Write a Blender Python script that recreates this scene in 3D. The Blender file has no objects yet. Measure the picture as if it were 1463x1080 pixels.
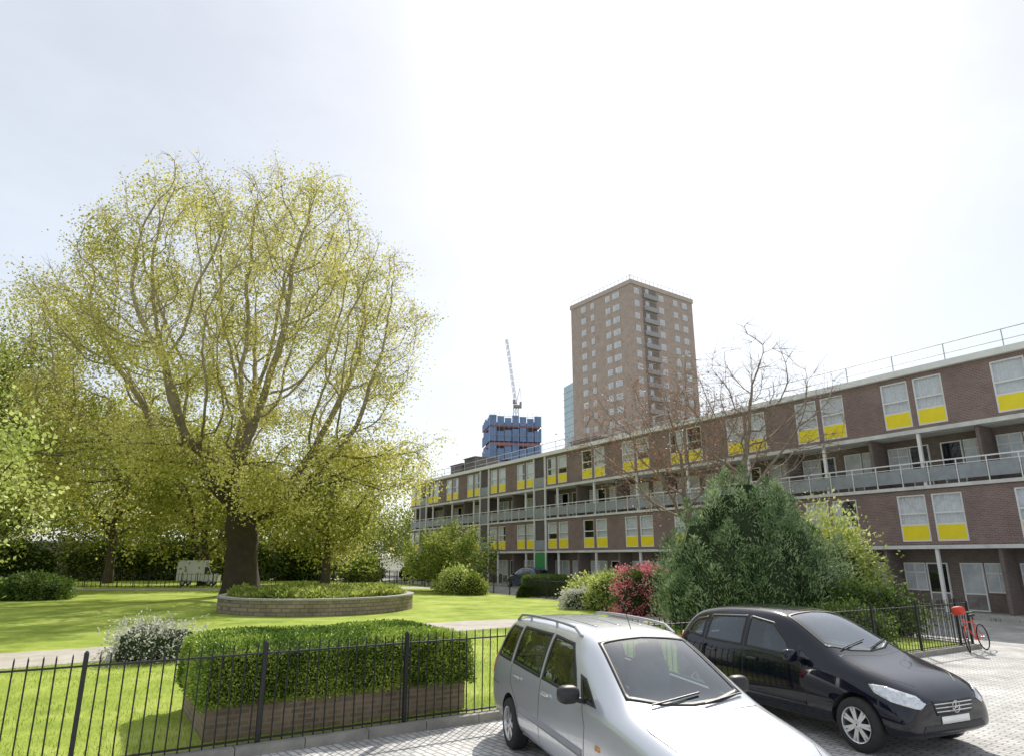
import bpy, bmesh, math, random
import numpy as np
from mathutils import Vector, Matrix, kdtree
from mathutils.bvhtree import BVHTree
R=math.radians
random.seed(7); rng=np.random.default_rng(7)
scene=bpy.context.scene
COL=scene.collection

# ------------------------------------------------------------------ materials
def newmat(name):
    m=bpy.data.materials.new(name); m.use_nodes=True
    nt=m.node_tree; nt.nodes.clear()
    out=nt.nodes.new('ShaderNodeOutputMaterial')
    return m,nt,out
def pm(name,c1,c2=None,scale=4,rough=.6,metal=0,bump=0,bscale=None,spec=.5,coat=0,detail=6,emis=0):
    m,nt,out=newmat(name)
    b=nt.nodes.new('ShaderNodeBsdfPrincipled'); nt.links.new(b.outputs[0],out.inputs[0])
    b.inputs['Base Color'].default_value=(*c1,1); b.inputs['Roughness'].default_value=rough
    b.inputs['Metallic'].default_value=metal; b.inputs['Specular IOR Level'].default_value=spec
    b.inputs['Coat Weight'].default_value=coat; b.inputs['Coat Roughness'].default_value=.03
    tc=nt.nodes.new('ShaderNodeTexCoord')
    if c2 is not None:
        n=nt.nodes.new('ShaderNodeTexNoise'); n.inputs['Scale'].default_value=scale; n.inputs['Detail'].default_value=detail
        n.inputs['Roughness'].default_value=.65
        nt.links.new(tc.outputs['Object'],n.inputs['Vector'])
        r=nt.nodes.new('ShaderNodeValToRGB'); r.color_ramp.elements[0].position=.35; r.color_ramp.elements[1].position=.65
        r.color_ramp.elements[0].color=(*c1,1); r.color_ramp.elements[1].color=(*c2,1)
        nt.links.new(n.outputs['Fac'],r.inputs[0]); nt.links.new(r.outputs[0],b.inputs['Base Color'])
    if bump:
        n2=nt.nodes.new('ShaderNodeTexNoise'); n2.inputs['Scale'].default_value=bscale or scale*4; n2.inputs['Detail'].default_value=5
        nt.links.new(tc.outputs['Object'],n2.inputs['Vector'])
        bp=nt.nodes.new('ShaderNodeBump'); bp.inputs['Strength'].default_value=bump; bp.inputs['Distance'].default_value=.05
        nt.links.new(n2.outputs['Fac'],bp.inputs['Height']); nt.links.new(bp.outputs[0],b.inputs['Normal'])
    return m
def brickmat(name,c1,c2,mortar,bw=.23,bh=.075,horizontal=False,rough=.85,rot=0,ms=.012,stain=.5):
    m,nt,out=newmat(name)
    b=nt.nodes.new('ShaderNodeBsdfPrincipled'); nt.links.new(b.outputs[0],out.inputs[0]); b.inputs['Roughness'].default_value=rough
    tc=nt.nodes.new('ShaderNodeTexCoord')
    bt=nt.nodes.new('ShaderNodeTexBrick'); bt.inputs['Scale'].default_value=1
    bt.inputs['Brick Width'].default_value=bw; bt.inputs['Row Height'].default_value=bh; bt.inputs['Mortar Size'].default_value=ms
    bt.inputs['Color1'].default_value=(*c1,1); bt.inputs['Color2'].default_value=(*c2,1); bt.inputs['Mortar'].default_value=(*mortar,1)
    if horizontal:
        mp=nt.nodes.new('ShaderNodeMapping'); mp.inputs['Rotation'].default_value=(0,0,rot)
        nt.links.new(tc.outputs['Object'],mp.inputs[0]); nt.links.new(mp.outputs[0],bt.inputs['Vector'])
    else:
        s=nt.nodes.new('ShaderNodeSeparateXYZ'); nt.links.new(tc.outputs['Object'],s.inputs[0])
        a=nt.nodes.new('ShaderNodeMath'); nt.links.new(s.outputs[0],a.inputs[0]); nt.links.new(s.outputs[1],a.inputs[1])
        c=nt.nodes.new('ShaderNodeCombineXYZ'); nt.links.new(a.outputs[0],c.inputs[0]); nt.links.new(s.outputs[2],c.inputs[1])
        nt.links.new(c.outputs[0],bt.inputs['Vector'])
    n=nt.nodes.new('ShaderNodeTexNoise'); n.inputs['Scale'].default_value=.7; n.inputs['Detail'].default_value=8; n.inputs['Roughness'].default_value=.7
    nt.links.new(tc.outputs['Object'],n.inputs['Vector'])
    mr=nt.nodes.new('ShaderNodeMapRange'); mr.inputs[1].default_value=.3; mr.inputs[2].default_value=.7; mr.inputs[3].default_value=1-stain; mr.inputs[4].default_value=1.15
    nt.links.new(n.outputs['Fac'],mr.inputs[0])
    mx=nt.nodes.new('ShaderNodeMix'); mx.data_type='RGBA'; mx.blend_type='MULTIPLY'; mx.inputs[0].default_value=1
    nt.links.new(bt.outputs['Color'],mx.inputs[6]); nt.links.new(mr.outputs[0],mx.inputs[7]); nt.links.new(mx.outputs[2],b.inputs['Base Color'])
    bp=nt.nodes.new('ShaderNodeBump'); bp.inputs['Strength'].default_value=.4; bp.inputs['Distance'].default_value=.01; bp.invert=True
    nt.links.new(bt.outputs['Fac'],bp.inputs['Height']); nt.links.new(bp.outputs[0],b.inputs['Normal'])
    return m
def leafmat(name,ca,cb,cc,scale=.35,trans=.45):
    m,nt,out=newmat(name)
    tc=nt.nodes.new('ShaderNodeTexCoord'); n=nt.nodes.new('ShaderNodeTexNoise'); n.inputs['Scale'].default_value=scale; n.inputs['Detail'].default_value=3
    nt.links.new(tc.outputs['Object'],n.inputs['Vector'])
    g=nt.nodes.new('ShaderNodeNewGeometry')
    ad=nt.nodes.new('ShaderNodeMath'); ad.operation='MULTIPLY_ADD'; ad.inputs[1].default_value=.35
    nt.links.new(g.outputs['Random Per Island'],ad.inputs[0]); 
    sb=nt.nodes.new('ShaderNodeMath'); sb.operation='SUBTRACT'; sb.inputs[1].default_value=.17; nt.links.new(n.outputs['Fac'],sb.inputs[0]); nt.links.new(sb.outputs[0],ad.inputs[2])
    r=nt.nodes.new('ShaderNodeValToRGB'); e=r.color_ramp.elements; e[0].position=.3; e[1].position=.7
    e[0].color=(*ca,1); e[1].color=(*cc,1); k=e.new(.5); k.color=(*cb,1)
    nt.links.new(ad.outputs[0],r.inputs[0])
    d=nt.nodes.new('ShaderNodeBsdfPrincipled'); d.inputs['Roughness'].default_value=.55; d.inputs['Specular IOR Level'].default_value=.3
    t=nt.nodes.new('ShaderNodeBsdfTranslucent'); mx=nt.nodes.new('ShaderNodeMixShader'); mx.inputs[0].default_value=trans
    nt.links.new(r.outputs[0],d.inputs['Base Color']); nt.links.new(r.outputs[0],t.inputs[0])
    nt.links.new(d.outputs[0],mx.inputs[1]); nt.links.new(t.outputs[0],mx.inputs[2]); nt.links.new(mx.outputs[0],out.inputs[0])
    return m
def glassmat(name,tint=(.8,.85,.9),base=.06,rough=.02,power=3.5):
    m,nt,out=newmat(name)
    tr=nt.nodes.new('ShaderNodeBsdfTransparent'); tr.inputs[0].default_value=(*tint,1)
    gl=nt.nodes.new('ShaderNodeBsdfGlossy'); gl.inputs['Roughness'].default_value=rough; gl.inputs[0].default_value=(.9,.95,1,1)
    lw=nt.nodes.new('ShaderNodeLayerWeight'); lw.inputs[0].default_value=.5
    pw=nt.nodes.new('ShaderNodeMath'); pw.operation='POWER'; pw.inputs[1].default_value=power; nt.links.new(lw.outputs['Facing'],pw.inputs[0])
    ma=nt.nodes.new('ShaderNodeMath'); ma.operation='MULTIPLY_ADD'; ma.inputs[1].default_value=1-base; ma.inputs[2].default_value=base; nt.links.new(pw.outputs[0],ma.inputs[0])
    mx=nt.nodes.new('ShaderNodeMixShader'); nt.links.new(ma.outputs[0],mx.inputs[0]); nt.links.new(tr.outputs[0],mx.inputs[1]); nt.links.new(gl.outputs[0],mx.inputs[2])
    nt.links.new(mx.outputs[0],out.inputs[0]); return m
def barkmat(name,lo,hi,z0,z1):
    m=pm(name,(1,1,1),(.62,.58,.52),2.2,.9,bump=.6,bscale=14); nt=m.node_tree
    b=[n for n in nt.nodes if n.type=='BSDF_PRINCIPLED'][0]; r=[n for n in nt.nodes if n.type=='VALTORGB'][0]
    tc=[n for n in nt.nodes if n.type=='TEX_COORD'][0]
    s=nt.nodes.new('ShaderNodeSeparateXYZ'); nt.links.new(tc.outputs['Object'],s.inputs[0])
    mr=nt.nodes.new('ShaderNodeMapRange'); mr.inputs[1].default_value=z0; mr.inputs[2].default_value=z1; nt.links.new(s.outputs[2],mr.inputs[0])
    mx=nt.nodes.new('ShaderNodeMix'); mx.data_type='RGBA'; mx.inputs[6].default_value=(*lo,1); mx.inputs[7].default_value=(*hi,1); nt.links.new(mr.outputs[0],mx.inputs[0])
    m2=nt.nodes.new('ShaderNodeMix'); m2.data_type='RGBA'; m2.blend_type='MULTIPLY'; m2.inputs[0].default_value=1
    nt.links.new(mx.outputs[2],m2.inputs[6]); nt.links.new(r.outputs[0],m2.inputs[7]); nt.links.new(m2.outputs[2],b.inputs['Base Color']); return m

M={}
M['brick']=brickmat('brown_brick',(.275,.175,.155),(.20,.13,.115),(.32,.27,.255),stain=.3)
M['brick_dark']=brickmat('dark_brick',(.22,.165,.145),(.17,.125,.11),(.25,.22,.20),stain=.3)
M['brick_tower']=brickmat('tower_brick',(.48,.385,.325),(.43,.345,.29),(.48,.42,.37),bw=.6,bh=.3,stain=.18)  # brick colour lightened to stand in for distance haze
M['brick_planter']=brickmat('planter_brick',(.32,.22,.14),(.22,.15,.09),(.30,.26,.21),bw=.22,bh=.075,ms=.014)
M['stone_planter']=brickmat('bed_stone',(.38,.30,.21),(.27,.22,.16),(.18,.15,.12),bw=.4,bh=.16,ms=.02)
M['paving']=brickmat('block_paving',(.70,.685,.66),(.55,.54,.525),(.28,.27,.26),bw=.21,bh=.105,horizontal=True,rot=.9,ms=.012,stain=.5)
M['slabs']=brickmat('paving_slabs',(.5,.48,.44),(.44,.42,.39),(.2,.19,.17),bw=.6,bh=.45,horizontal=True,rot=.56,ms=.012,stain=.3)
M['white']=pm('white_paint',(.86,.86,.85),(.78,.78,.77),3,.5)
M['white_conc']=pm('pale_concrete',(.76,.76,.74),(.58,.58,.56),1.5,.8)
M['conc']=pm('concrete',(.38,.37,.35),(.28,.275,.26),2.5,.85,bump=.3)
M['yellow']=pm('yellow_panel',(.97,.80,.02),(.90,.73,.02),2,.45)
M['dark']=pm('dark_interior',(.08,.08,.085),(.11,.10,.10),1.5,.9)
M['curtain']=pm('net_curtain',(.86,.84,.82),(.72,.71,.70),6,.9)
M['door']=pm('dark_door',(.10,.07,.065),(.5,.5,.49),.35,.5)
M['glass']=glassmat('window_glass',(.88,.91,.95),.06)
M['glass_far']=pm('far_glass',(.40,.45,.50),(.68,.70,.72),.9,.15)
M['black_metal']=pm('black_painted_metal',(.010,.010,.012),(.022,.022,.022),12,.5)
M['grey_metal']=pm('galvanised_metal',(.45,.46,.48),(.35,.36,.38),8,.4,metal=.6)
M['balus']=pm('balustrade_panel',(.34,.37,.40),(.26,.28,.31),2,.5)
M['bark']=barkmat('plane_bark_backlit',(.05,.037,.026),(.42,.36,.24),6,14)  # gradient paints backlit trunk and lit limbs; upper bark also naturally pale
M['bark_pale']=pm('pale_bark',(.18,.14,.105),(.32,.26,.20),4,.9)
M['bark_dark']=pm('dark_bark',(.06,.045,.035),(.13,.10,.075),5,.9)
M['leaf_plane']=leafmat('plane_leaf',(.30,.31,.05),(.58,.56,.13),(.84,.79,.32),.3,.5)
M['leaf_bg']=leafmat('park_leaf',(.19,.23,.035),(.40,.42,.08),(.62,.59,.17),.3,.55)
M['leaf_green']=leafmat('dark_green_leaf',(.05,.09,.015),(.10,.16,.03),(.20,.28,.06),.6,.35)
M['leaf_mid']=leafmat('mid_green_leaf',(.10,.16,.025),(.24,.30,.05),(.42,.46,.11),.5,.5)
M['leaf_lime']=leafmat('lime_leaf',(.30,.38,.08),(.50,.56,.16),(.66,.70,.32),.8,.5)
M['leaf_hedge']=leafmat('privet_leaf',(.07,.135,.016),(.23,.35,.04),(.54,.64,.12),1.2,.04)
M['leaf_conifer']=leafmat('conifer_needle',(.08,.15,.06),(.20,.30,.13),(.46,.55,.31),1.3,.25)
M['leaf_white']=leafmat('variegated_leaf',(.36,.39,.27),(.56,.56,.48),(.76,.74,.68),4,.3)
M['leaf_pink']=leafmat('pink_blossom',(.62,.09,.13),(.86,.30,.33),(.9,.55,.55),3,.3)
M['leaf_red']=leafmat('copper_bud',(.26,.10,.05),(.38,.17,.09),(.48,.27,.14),1,.3)
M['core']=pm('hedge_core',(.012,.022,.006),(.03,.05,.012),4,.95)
M['grass_blade']=leafmat('grass_blade',(.18,.26,.04),(.36,.44,.08),(.56,.62,.18),.5,.4)
M['soil']=pm('soil',(.08,.06,.04),(.13,.1,.07),3,.95)
M['kerb']=pm('kerb_stone',(.36,.34,.3),(.24,.23,.21),3,.85,bump=.3)
M['tyre']=pm('tyre_rubber',(.02,.02,.02),(.03,.03,.03),10,.8)
M['rim']=pm('alloy_rim',(.65,.66,.68),None,4,.28,metal=.85)
M['brake']=pm('brake_dark',(.03,.03,.03),None,4,.5,metal=.5)
M['chrome']=pm('chrome',(.7,.7,.72),None,4,.15,metal=1)
M['plastic']=pm('black_plastic',(.02,.02,.022),(.03,.03,.03),20,.5)
M['cabin']=pm('cabin_trim',(.045,.045,.05),(.07,.07,.075),6,.8)
M['seatfab']=pm('seat_fabric',(.16,.16,.17),(.22,.22,.23),12,.9)
M['greyplastic']=pm('grey_plastic',(.30,.31,.33),None,20,.45)
M['carglass']=pm('car_glass',(.008,.014,.016),None,1,.02,spec=.55)
M['clear']=glassmat('clear_car_glass',(.60,.76,.74),.12,.01,2.8)
M['sideclear']=glassmat('side_car_glass',(.48,.56,.56),.08,.01,3.2)
M['tinted']=glassmat('tinted_car_glass',(.30,.35,.36),.09,.01,3.0)
M['lens']=pm('headlight_lens',(.80,.82,.85),(.5,.53,.56),30,.08,metal=.5,coat=1)
M['redlens']=pm('tail_light',(.45,.01,.01),None,20,.1,coat=1)
M['amber']=pm('indicator_lens',(.7,.25,.02),None,20,.1,coat=1)
M['paint_silver']=pm('silver_paint',(.64,.665,.71),None,20,.28,metal=.5,coat=1)
M['paint_black']=pm('black_paint',(.002,.003,.012),None,20,.15,metal=0,spec=.1,coat=1)
M['paint_blue']=pm('blue_paint',(.03,.06,.16),None,20,.25,metal=.3,coat=1)
M['paint_white']=pm('white_car_paint',(.75,.75,.74),None,20,.3,coat=1)
M['red']=pm('red_fabric',(.75,.07,.03),(.6,.05,.03),12,.6)
M['crane']=pm('crane_paint',(.32,.30,.30),None,3,.6)
M['blue_net']=pm('blue_netting',(.14,.23,.42),(.20,.30,.50),.3,.8)
M['redslab']=pm('red_formwork',(.45,.17,.15),(.30,.16,.20),.4,.8)
M['teal']=pm('teal_glass',(.35,.52,.58),(.5,.65,.70),.3,.25)
M['greenpaint']=pm('green_shutter',(.04,.32,.10),(.05,.26,.09),3,.5)
M['shade_plant']=pm('painted_shade_and_plant',(.10,.085,.08),(.14,.12,.11),1,.8)  # dark tone: painted stair recess shade, and the plant rooms' own colour

def grassmat():
    m,nt,out=newmat('lawn_grass'); b=nt.nodes.new('ShaderNodeBsdfPrincipled'); nt.links.new(b.outputs[0],out.inputs[0]); b.inputs['Roughness'].default_value=.9
    b.inputs['Specular IOR Level'].default_value=.1
    tc=nt.nodes.new('ShaderNodeTexCoord')
    n=nt.nodes.new('ShaderNodeTexNoise'); n.inputs['Scale'].default_value=.35; n.inputs['Detail'].default_value=10; n.inputs['Roughness'].default_value=.75
    nt.links.new(tc.outputs['Object'],n.inputs['Vector'])
    r=nt.nodes.new('ShaderNodeValToRGB'); e=r.color_ramp.elements; e[0].position=.3; e[1].position=.72
    e[0].color=(.13,.20,.03,1); e[1].color=(.54,.58,.17,1); k=e.new(.5); k.color=(.31,.39,.065,1)
    nt.links.new(n.outputs['Fac'],r.inputs[0]); nt.links.new(r.outputs[0],b.inputs['Base Color'])
    n2=nt.nodes.new('ShaderNodeTexNoise'); n2.inputs['Scale'].default_value=25; n2.inputs['Detail'].default_value=6
    nt.links.new(tc.outputs['Object'],n2.inputs['Vector'])
    bp=nt.nodes.new('ShaderNodeBump'); bp.inputs['Strength'].default_value=.8; bp.inputs['Distance'].default_value=.04
    nt.links.new(n2.outputs['Fac'],bp.inputs['Height']); nt.links.new(bp.outputs[0],b.inputs['Normal']); return m
M['grass']=grassmat()
M['gravel']=pm('gravel',(.42,.38,.32),(.56,.52,.46),1.5,.95,bump=.6,bscale=60,detail=12)
M['groundm']=pm('far_ground',(.14,.15,.10),(.2,.19,.16),.05,.95)

# ------------------------------------------------------------------ helpers
def link(o,parent=None,label=None,cat=None,group=None,kind=None):
    COL.objects.link(o)
    if parent is not None: o.parent=parent
    if label: o['label']=label
    if cat: o['category']=cat
    if group: o['group']=group
    if kind: o['kind']=kind
    return o
def empty(name,loc=(0,0,0),rz=0,**k):
    o=bpy.data.objects.new(name,None); o.location=loc; o.rotation_euler=(0,0,rz); o.empty_display_size=.2
    return link(o,**k)
class MB:
    def __init__(s): s.v=[]; s.f=[]; s.m=[]
    def box(s,x0,x1,y0,y1,z0,z1,m=0):
        i=len(s.v); s.v+= [(x0,y0,z0),(x1,y0,z0),(x1,y1,z0),(x0,y1,z0),(x0,y0,z1),(x1,y0,z1),(x1,y1,z1),(x0,y1,z1)]
        s.f+= [(i,i+3,i+2,i+1),(i+4,i+5,i+6,i+7),(i,i+1,i+5,i+4),(i+1,i+2,i+6,i+5),(i+2,i+3,i+7,i+6),(i+3,i,i+4,i+7)]; s.m+=[m]*6; return s
    def tube(s,p0,p1,r0,r1=None,n=8,m=0,cap=True):
        if r1 is None: r1=r0
        p0=Vector(p0); p1=Vector(p1); d=(p1-p0).normalized()
        a=d.orthogonal().normalized(); b=d.cross(a); i=len(s.v)
        for p,r in((p0,r0),(p1,r1)):
            for k in range(n):
                t=2*math.pi*k/n; s.v.append(tuple(p+a*math.cos(t)*r+b*math.sin(t)*r))
        for k in range(n): s.f.append((i+k,i+(k+1)%n,i+n+(k+1)%n,i+n+k)); s.m.append(m)
        if cap:
            s.f.append(tuple(i+n-1-k for k in range(n))); s.f.append(tuple(i+n+k for k in range(n))); s.m+=[m,m]
        return s
    def path(s,pts,r,n=8,m=0):
        for a,b in zip(pts[:-1],pts[1:]): s.tube(a,b,r,r,n,m)
        return s
    def poly(s,pts,m=0):
        i=len(s.v); s.v+=[tuple(p) for p in pts]; s.f.append(tuple(range(i,i+len(pts)))); s.m.append(m); return s
    def prism(s,pts,fn0,fn1,m=0):
        i=len(s.v); n=len(pts); s.v+=[fn0(p) for p in pts]+[fn1(p) for p in pts]
        s.f.append(tuple(range(i,i+n))); s.f.append(tuple(range(i+2*n-1,i+n-1,-1))); s.m+=[m,m]
        for k in range(n): s.f.append((i+k,i+n+k,i+n+(k+1)%n,i+(k+1)%n)); s.m.append(m)
        return s
    def lathe(s,prof,n=32,axis='y',m=0,c=(0,0,0)):
        i=len(s.v); k=len(prof)
        for j in range(n):
            t=2*math.pi*j/n
            for (r,h) in prof:
                if axis=='y': s.v.append((c[0]+r*math.cos(t),c[1]+h,c[2]+r*math.sin(t)))
                else: s.v.append((c[0]+r*math.cos(t),c[1]+r*math.sin(t),c[2]+h))
        for j in range(n):
            for q in range(k-1):
                a=i+j*k+q; b=i+((j+1)%n)*k+q; s.f.append((a,b,b+1,a+1)); s.m.append(m)
        return s
    def mesh(s,name,mats,smooth=False,fix=False):
        me=bpy.data.meshes.new(name); me.from_pydata(s.v,[],s.f)
        for mm in mats: me.materials.append(mm)
        me.polygons.foreach_set('material_index',s.m)
        if fix:
            bm=bmesh.new(); bm.from_mesh(me); bmesh.ops.recalc_face_normals(bm,faces=bm.faces); bm.to_mesh(me); bm.free()
        if smooth: me.polygons.foreach_set('use_smooth',[True]*len(s.f))
        me.update(); return me
    def obj(s,name,mats,loc=(0,0,0),rz=0,smooth=False,bevel=0,**k):
        if not isinstance(mats,(list,tuple)): mats=[mats]
        o=bpy.data.objects.new(name,s.mesh(name,mats,smooth)); o.location=loc; o.rotation_euler=(0,0,rz)
        if bevel:
            b=o.modifiers.new('b','BEVEL'); b.width=bevel; b.segments=2; b.limit_method='ANGLE'
        return link(o,**k)
def mobj(name,me,loc=(0,0,0),rz=0,**k):
    o=bpy.data.objects.new(name,me); o.location=loc; o.rotation_euler=(0,0,rz); return link(o,**k)
def copy_thing(root,loc,rz,scale=None,paint=None,group=None,label=None):
    mp={}
    stack=[root]
    while stack:
        o=stack.pop(); c=o.copy(); mp[o]=c; COL.objects.link(c)
        if o is not root: c.parent=mp[o.parent]
        if paint and c.data and o.name.split('.')[0]=='body':
            c.data=o.data.copy(); c.data.materials[0]=paint
        stack+=list(o.children)
    c=mp[root]; c.location=loc; c.rotation_euler=(0,0,rz)
    if scale: c.scale=scale
    if group: c['group']=group
    if label: c['label']=label
    return c

# ------------------------------------------------------------------ foliage
def unit(n):
    a=rng.normal(size=(n,3)); return a/np.linalg.norm(a,axis=1)[:,None]
def leaf_geo(P,size,aspect=.6,dirs=None):
    P=np.asarray(P); n=len(P); a=unit(n) if dirs is None else dirs/np.linalg.norm(dirs,axis=1)[:,None]
    b=np.cross(a,unit(n)); b/=np.linalg.norm(b,axis=1)[:,None]
    s=(size*(.55+.8*rng.random(n)))[:,None]
    V=np.stack([P,P+a*s*.5+b*s*aspect*.5,P+a*s,P+a*s*.5-b*s*aspect*.5],axis=1).reshape(-1,3)
    F=np.arange(4*n).reshape(-1,4)
    return V,F
def leaf_mesh(name,P,size,mat,aspect=.6,dirs=None,extra=None,emat=None):
    V,F=leaf_geo(P,size,aspect,dirs); v=V.tolist(); f=F.tolist(); mi=[0]*len(f)
    if extra:
        k=len(v); v+=[tuple(p) for p in extra[0]]; f+=[tuple(q+k for q in ff) for ff in extra[1]]; mi+=[1]*len(extra[1])
    me=bpy.data.meshes.new(name); me.from_pydata(v,[],f); me.materials.append(mat)
    if emat: me.materials.append(emat)
    me.polygons.foreach_set('material_index',mi); me.update(); return me

def grow(base_pts,attr,step,infl,kill,maxit,up=.1,jit=.15,keepdir=.35):
    nodes=[Vector(p) for p in base_pts]; par=[-1]+list(range(len(nodes)-1)); ch=[[] for _ in nodes]
    for i in range(1,len(nodes)): ch[i-1].append(i)
    A=[Vector(a) for a in attr]
    for it in range(maxit):
        kd=kdtree.KDTree(len(nodes))
        for i,n in enumerate(nodes): kd.insert(n,i)
        kd.balance(); acc={}; keep=[]
        for a in A:
            co,i,d=kd.find(a)
            if d<kill: continue
            keep.append(a)
            if d<infl:
                v=(a-co)/d
                if i in acc: acc[i]+=v
                else: acc[i]=v.copy()
        A=keep; added=0
        for i,v in acc.items():
            if v.length<1e-4: continue
            v=v.normalized()+Vector((random.gauss(0,jit),random.gauss(0,jit),random.gauss(0,jit)+up))
            if par[i]>=0: v+= (nodes[i]-nodes[par[i]]).normalized()*keepdir
            p=nodes[i]+v.normalized()*step
            if any((nodes[c]-p).length<step*.45 for c in ch[i]): continue
            nodes.append(p); par.append(i); ch.append([]); ch[i].append(len(nodes)-1); added+=1
        if not A or added==0: break
    return nodes,par,ch
def tree_mesh(name,nodes,par,ch,tip,power,mat,flare=1.6,flare_h=2.5,rmax=None,twigs=0):
    n=len(nodes); r=[0]*n
    for i in range(n-1,-1,-1):
        r[i]=tip if not ch[i] else sum(r[c]**power for c in ch[i])**(1/power)
    if rmax:
        k=rmax/r[0]
        r=[tip+(x-tip)*max(k,0.1) if x>tip else tip for x in r]
    z0=nodes[0].z
    V=[];F=[]
    def ring(p,d,rad,sides):
        d=d.normalized(); a=d.cross(Vector((.31,.17,.93)));
        if a.length<1e-3: a=d.orthogonal()
        a.normalize(); b=d.cross(a); i=len(V)
        for k in range(sides):
            t=2*math.pi*k/sides; rr=rad*(1+(.12*math.sin(3*t+p.z) if rad>.25 else 0)); V.append(tuple(p+a*math.cos(t)*rr+b*math.sin(t)*rr))
        return i
    stack=[(-1,0)]
    while stack:
        p0,s=stack.pop(); chain=[s]; c=s
        while ch[c]:
            nx=max(ch[c],key=lambda q:r[q])
            for q in ch[c]:
                if q!=nx: stack.append((c,q))
            chain.append(nx); c=nx
        pts=[nodes[i] for i in chain]; rad=[r[i] for i in chain]
        if p0>=0: pts=[nodes[p0]]+pts; rad=[min(r[p0],rad[0]*1.15)]+rad
        if len(pts)<2: continue
        sides=14 if rad[0]>.3 else (7 if rad[0]>.08 else (4 if rad[0]>.035 else 3)); prev=None
        for j,p in enumerate(pts):
            d=(pts[min(j+1,len(pts)-1)]-pts[max(j-1,0)])
            rr=rad[j]
            if p0<0: rr*=1+(flare-1)*max(0,1-(p.z-z0)/flare_h)**2
            if j==len(pts)-1: rr*=.4
            i=ring(p,d,rr,sides)
            if prev is not None:
                for k in range(sides): F.append((prev+k,prev+(k+1)%sides,i+(k+1)%sides,i+k))
            prev=i
    TW=[]
    if twigs:
        cand=[i for i in range(n) if r[i]<tip*4 and par[i]>=0]
        for _ in range(twigs):
            i=random.choice(cand); p=nodes[i]; d=(nodes[i]-nodes[par[i]]).normalized()+Vector((random.gauss(0,.7),random.gauss(0,.7),random.gauss(0,.5))); d.normalize()
            L=random.uniform(.5,1.4); q=p+d*L*.5; d2=(d+Vector((random.gauss(0,.3),random.gauss(0,.3),random.gauss(-.15,.3)))).normalized(); e=q+d2*L*.5
            a=ring(p,d,tip*.7,3); b=ring(q,d2,tip*.5,3); c=ring(e,d2,tip*.2,3)
            for k in range(3): F.append((a+k,a+(k+1)%3,b+(k+1)%3,b+k)); F.append((b+k,b+(k+1)%3,c+(k+1)%3,c+k))
            TW+=[tuple(q),tuple(e)]
    me=bpy.data.meshes.new(name); me.from_pydata(V,[],F); me.materials.append(mat)
    me.polygons.foreach_set('use_smooth',[True]*len(F)); me.update()
    return me,r,TW
def make_tree(loc,trunk_h,centre,radii,nattr,step,infl,kill,leaf_n,leaf_size,spread,bark,leaf,label,cat='tree',name='park_tree',group=None,tip=.012,power=2.1,rmax=None,low=.0,up=.1,lean=(0,0),flare=1.5,shellpow=.45,maxit=110,lumps=None,jit=.15,droop=0,patchy=0,twigs=0,keepdir=.35,dense=None):
    c=np.array(centre); u=unit(nattr); rr=rng.random(nattr)**shellpow
    mod=(1+.11*np.sin(6.2*u[:,0]+1.3)+.09*np.sin(5*u[:,1]+2*u[:,2]))/1.12
    P=c+u*rr[:,None]*np.array(radii)*mod[:,None]
    P=P[P[:,2]>low]
    if lumps is not None: P=np.concatenate([P]+lumps)
    k=max(3,int(trunk_h/step)); base=[(lean[0]*(j/k)**2,lean[1]*(j/k)**2,trunk_h*j/k-.15) for j in range(k+1)]
    nodes,par,ch=grow(base,P,step,infl,kill,maxit,up=up,jit=jit,keepdir=keepdir)
    me,r,TW=tree_mesh(name+'_trunk',nodes,par,ch,tip,power,bark,flare=flare,rmax=rmax,twigs=twigs)
    root=empty(name,loc,label=label,cat=cat,group=group)
    mobj('trunk',me,parent=root)
    if leaf_n:
        thin=np.array([tuple(nodes[i]) for i in range(len(nodes)) if r[i]<tip*3.2 and i>k]+TW)
        w=np.ones(len(thin))
        if patchy:
            f=np.sin(thin[:,0]*.9+1)*np.sin(thin[:,1]*.8+2)+np.sin(thin[:,2]*1.1+thin[:,0]*.5)*.8
            w=np.clip(1+patchy*f,.08,None)*(.3+rng.random(len(thin)))
        if dense: w*=np.where(thin[:,2]<dense[0],dense[1],1.0)
        idx=rng.choice(len(thin),leaf_n,p=w/w.sum())
        Q=thin[idx]+rng.normal(size=(leaf_n,3))*spread
        if droop: Q[:,2]-=rng.random(leaf_n)**2*droop
        Q=Q[Q[:,2]>.3]
        mobj('crown',leaf_mesh('crown',Q,leaf_size,leaf,.75),parent=root)
    return root

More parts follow.
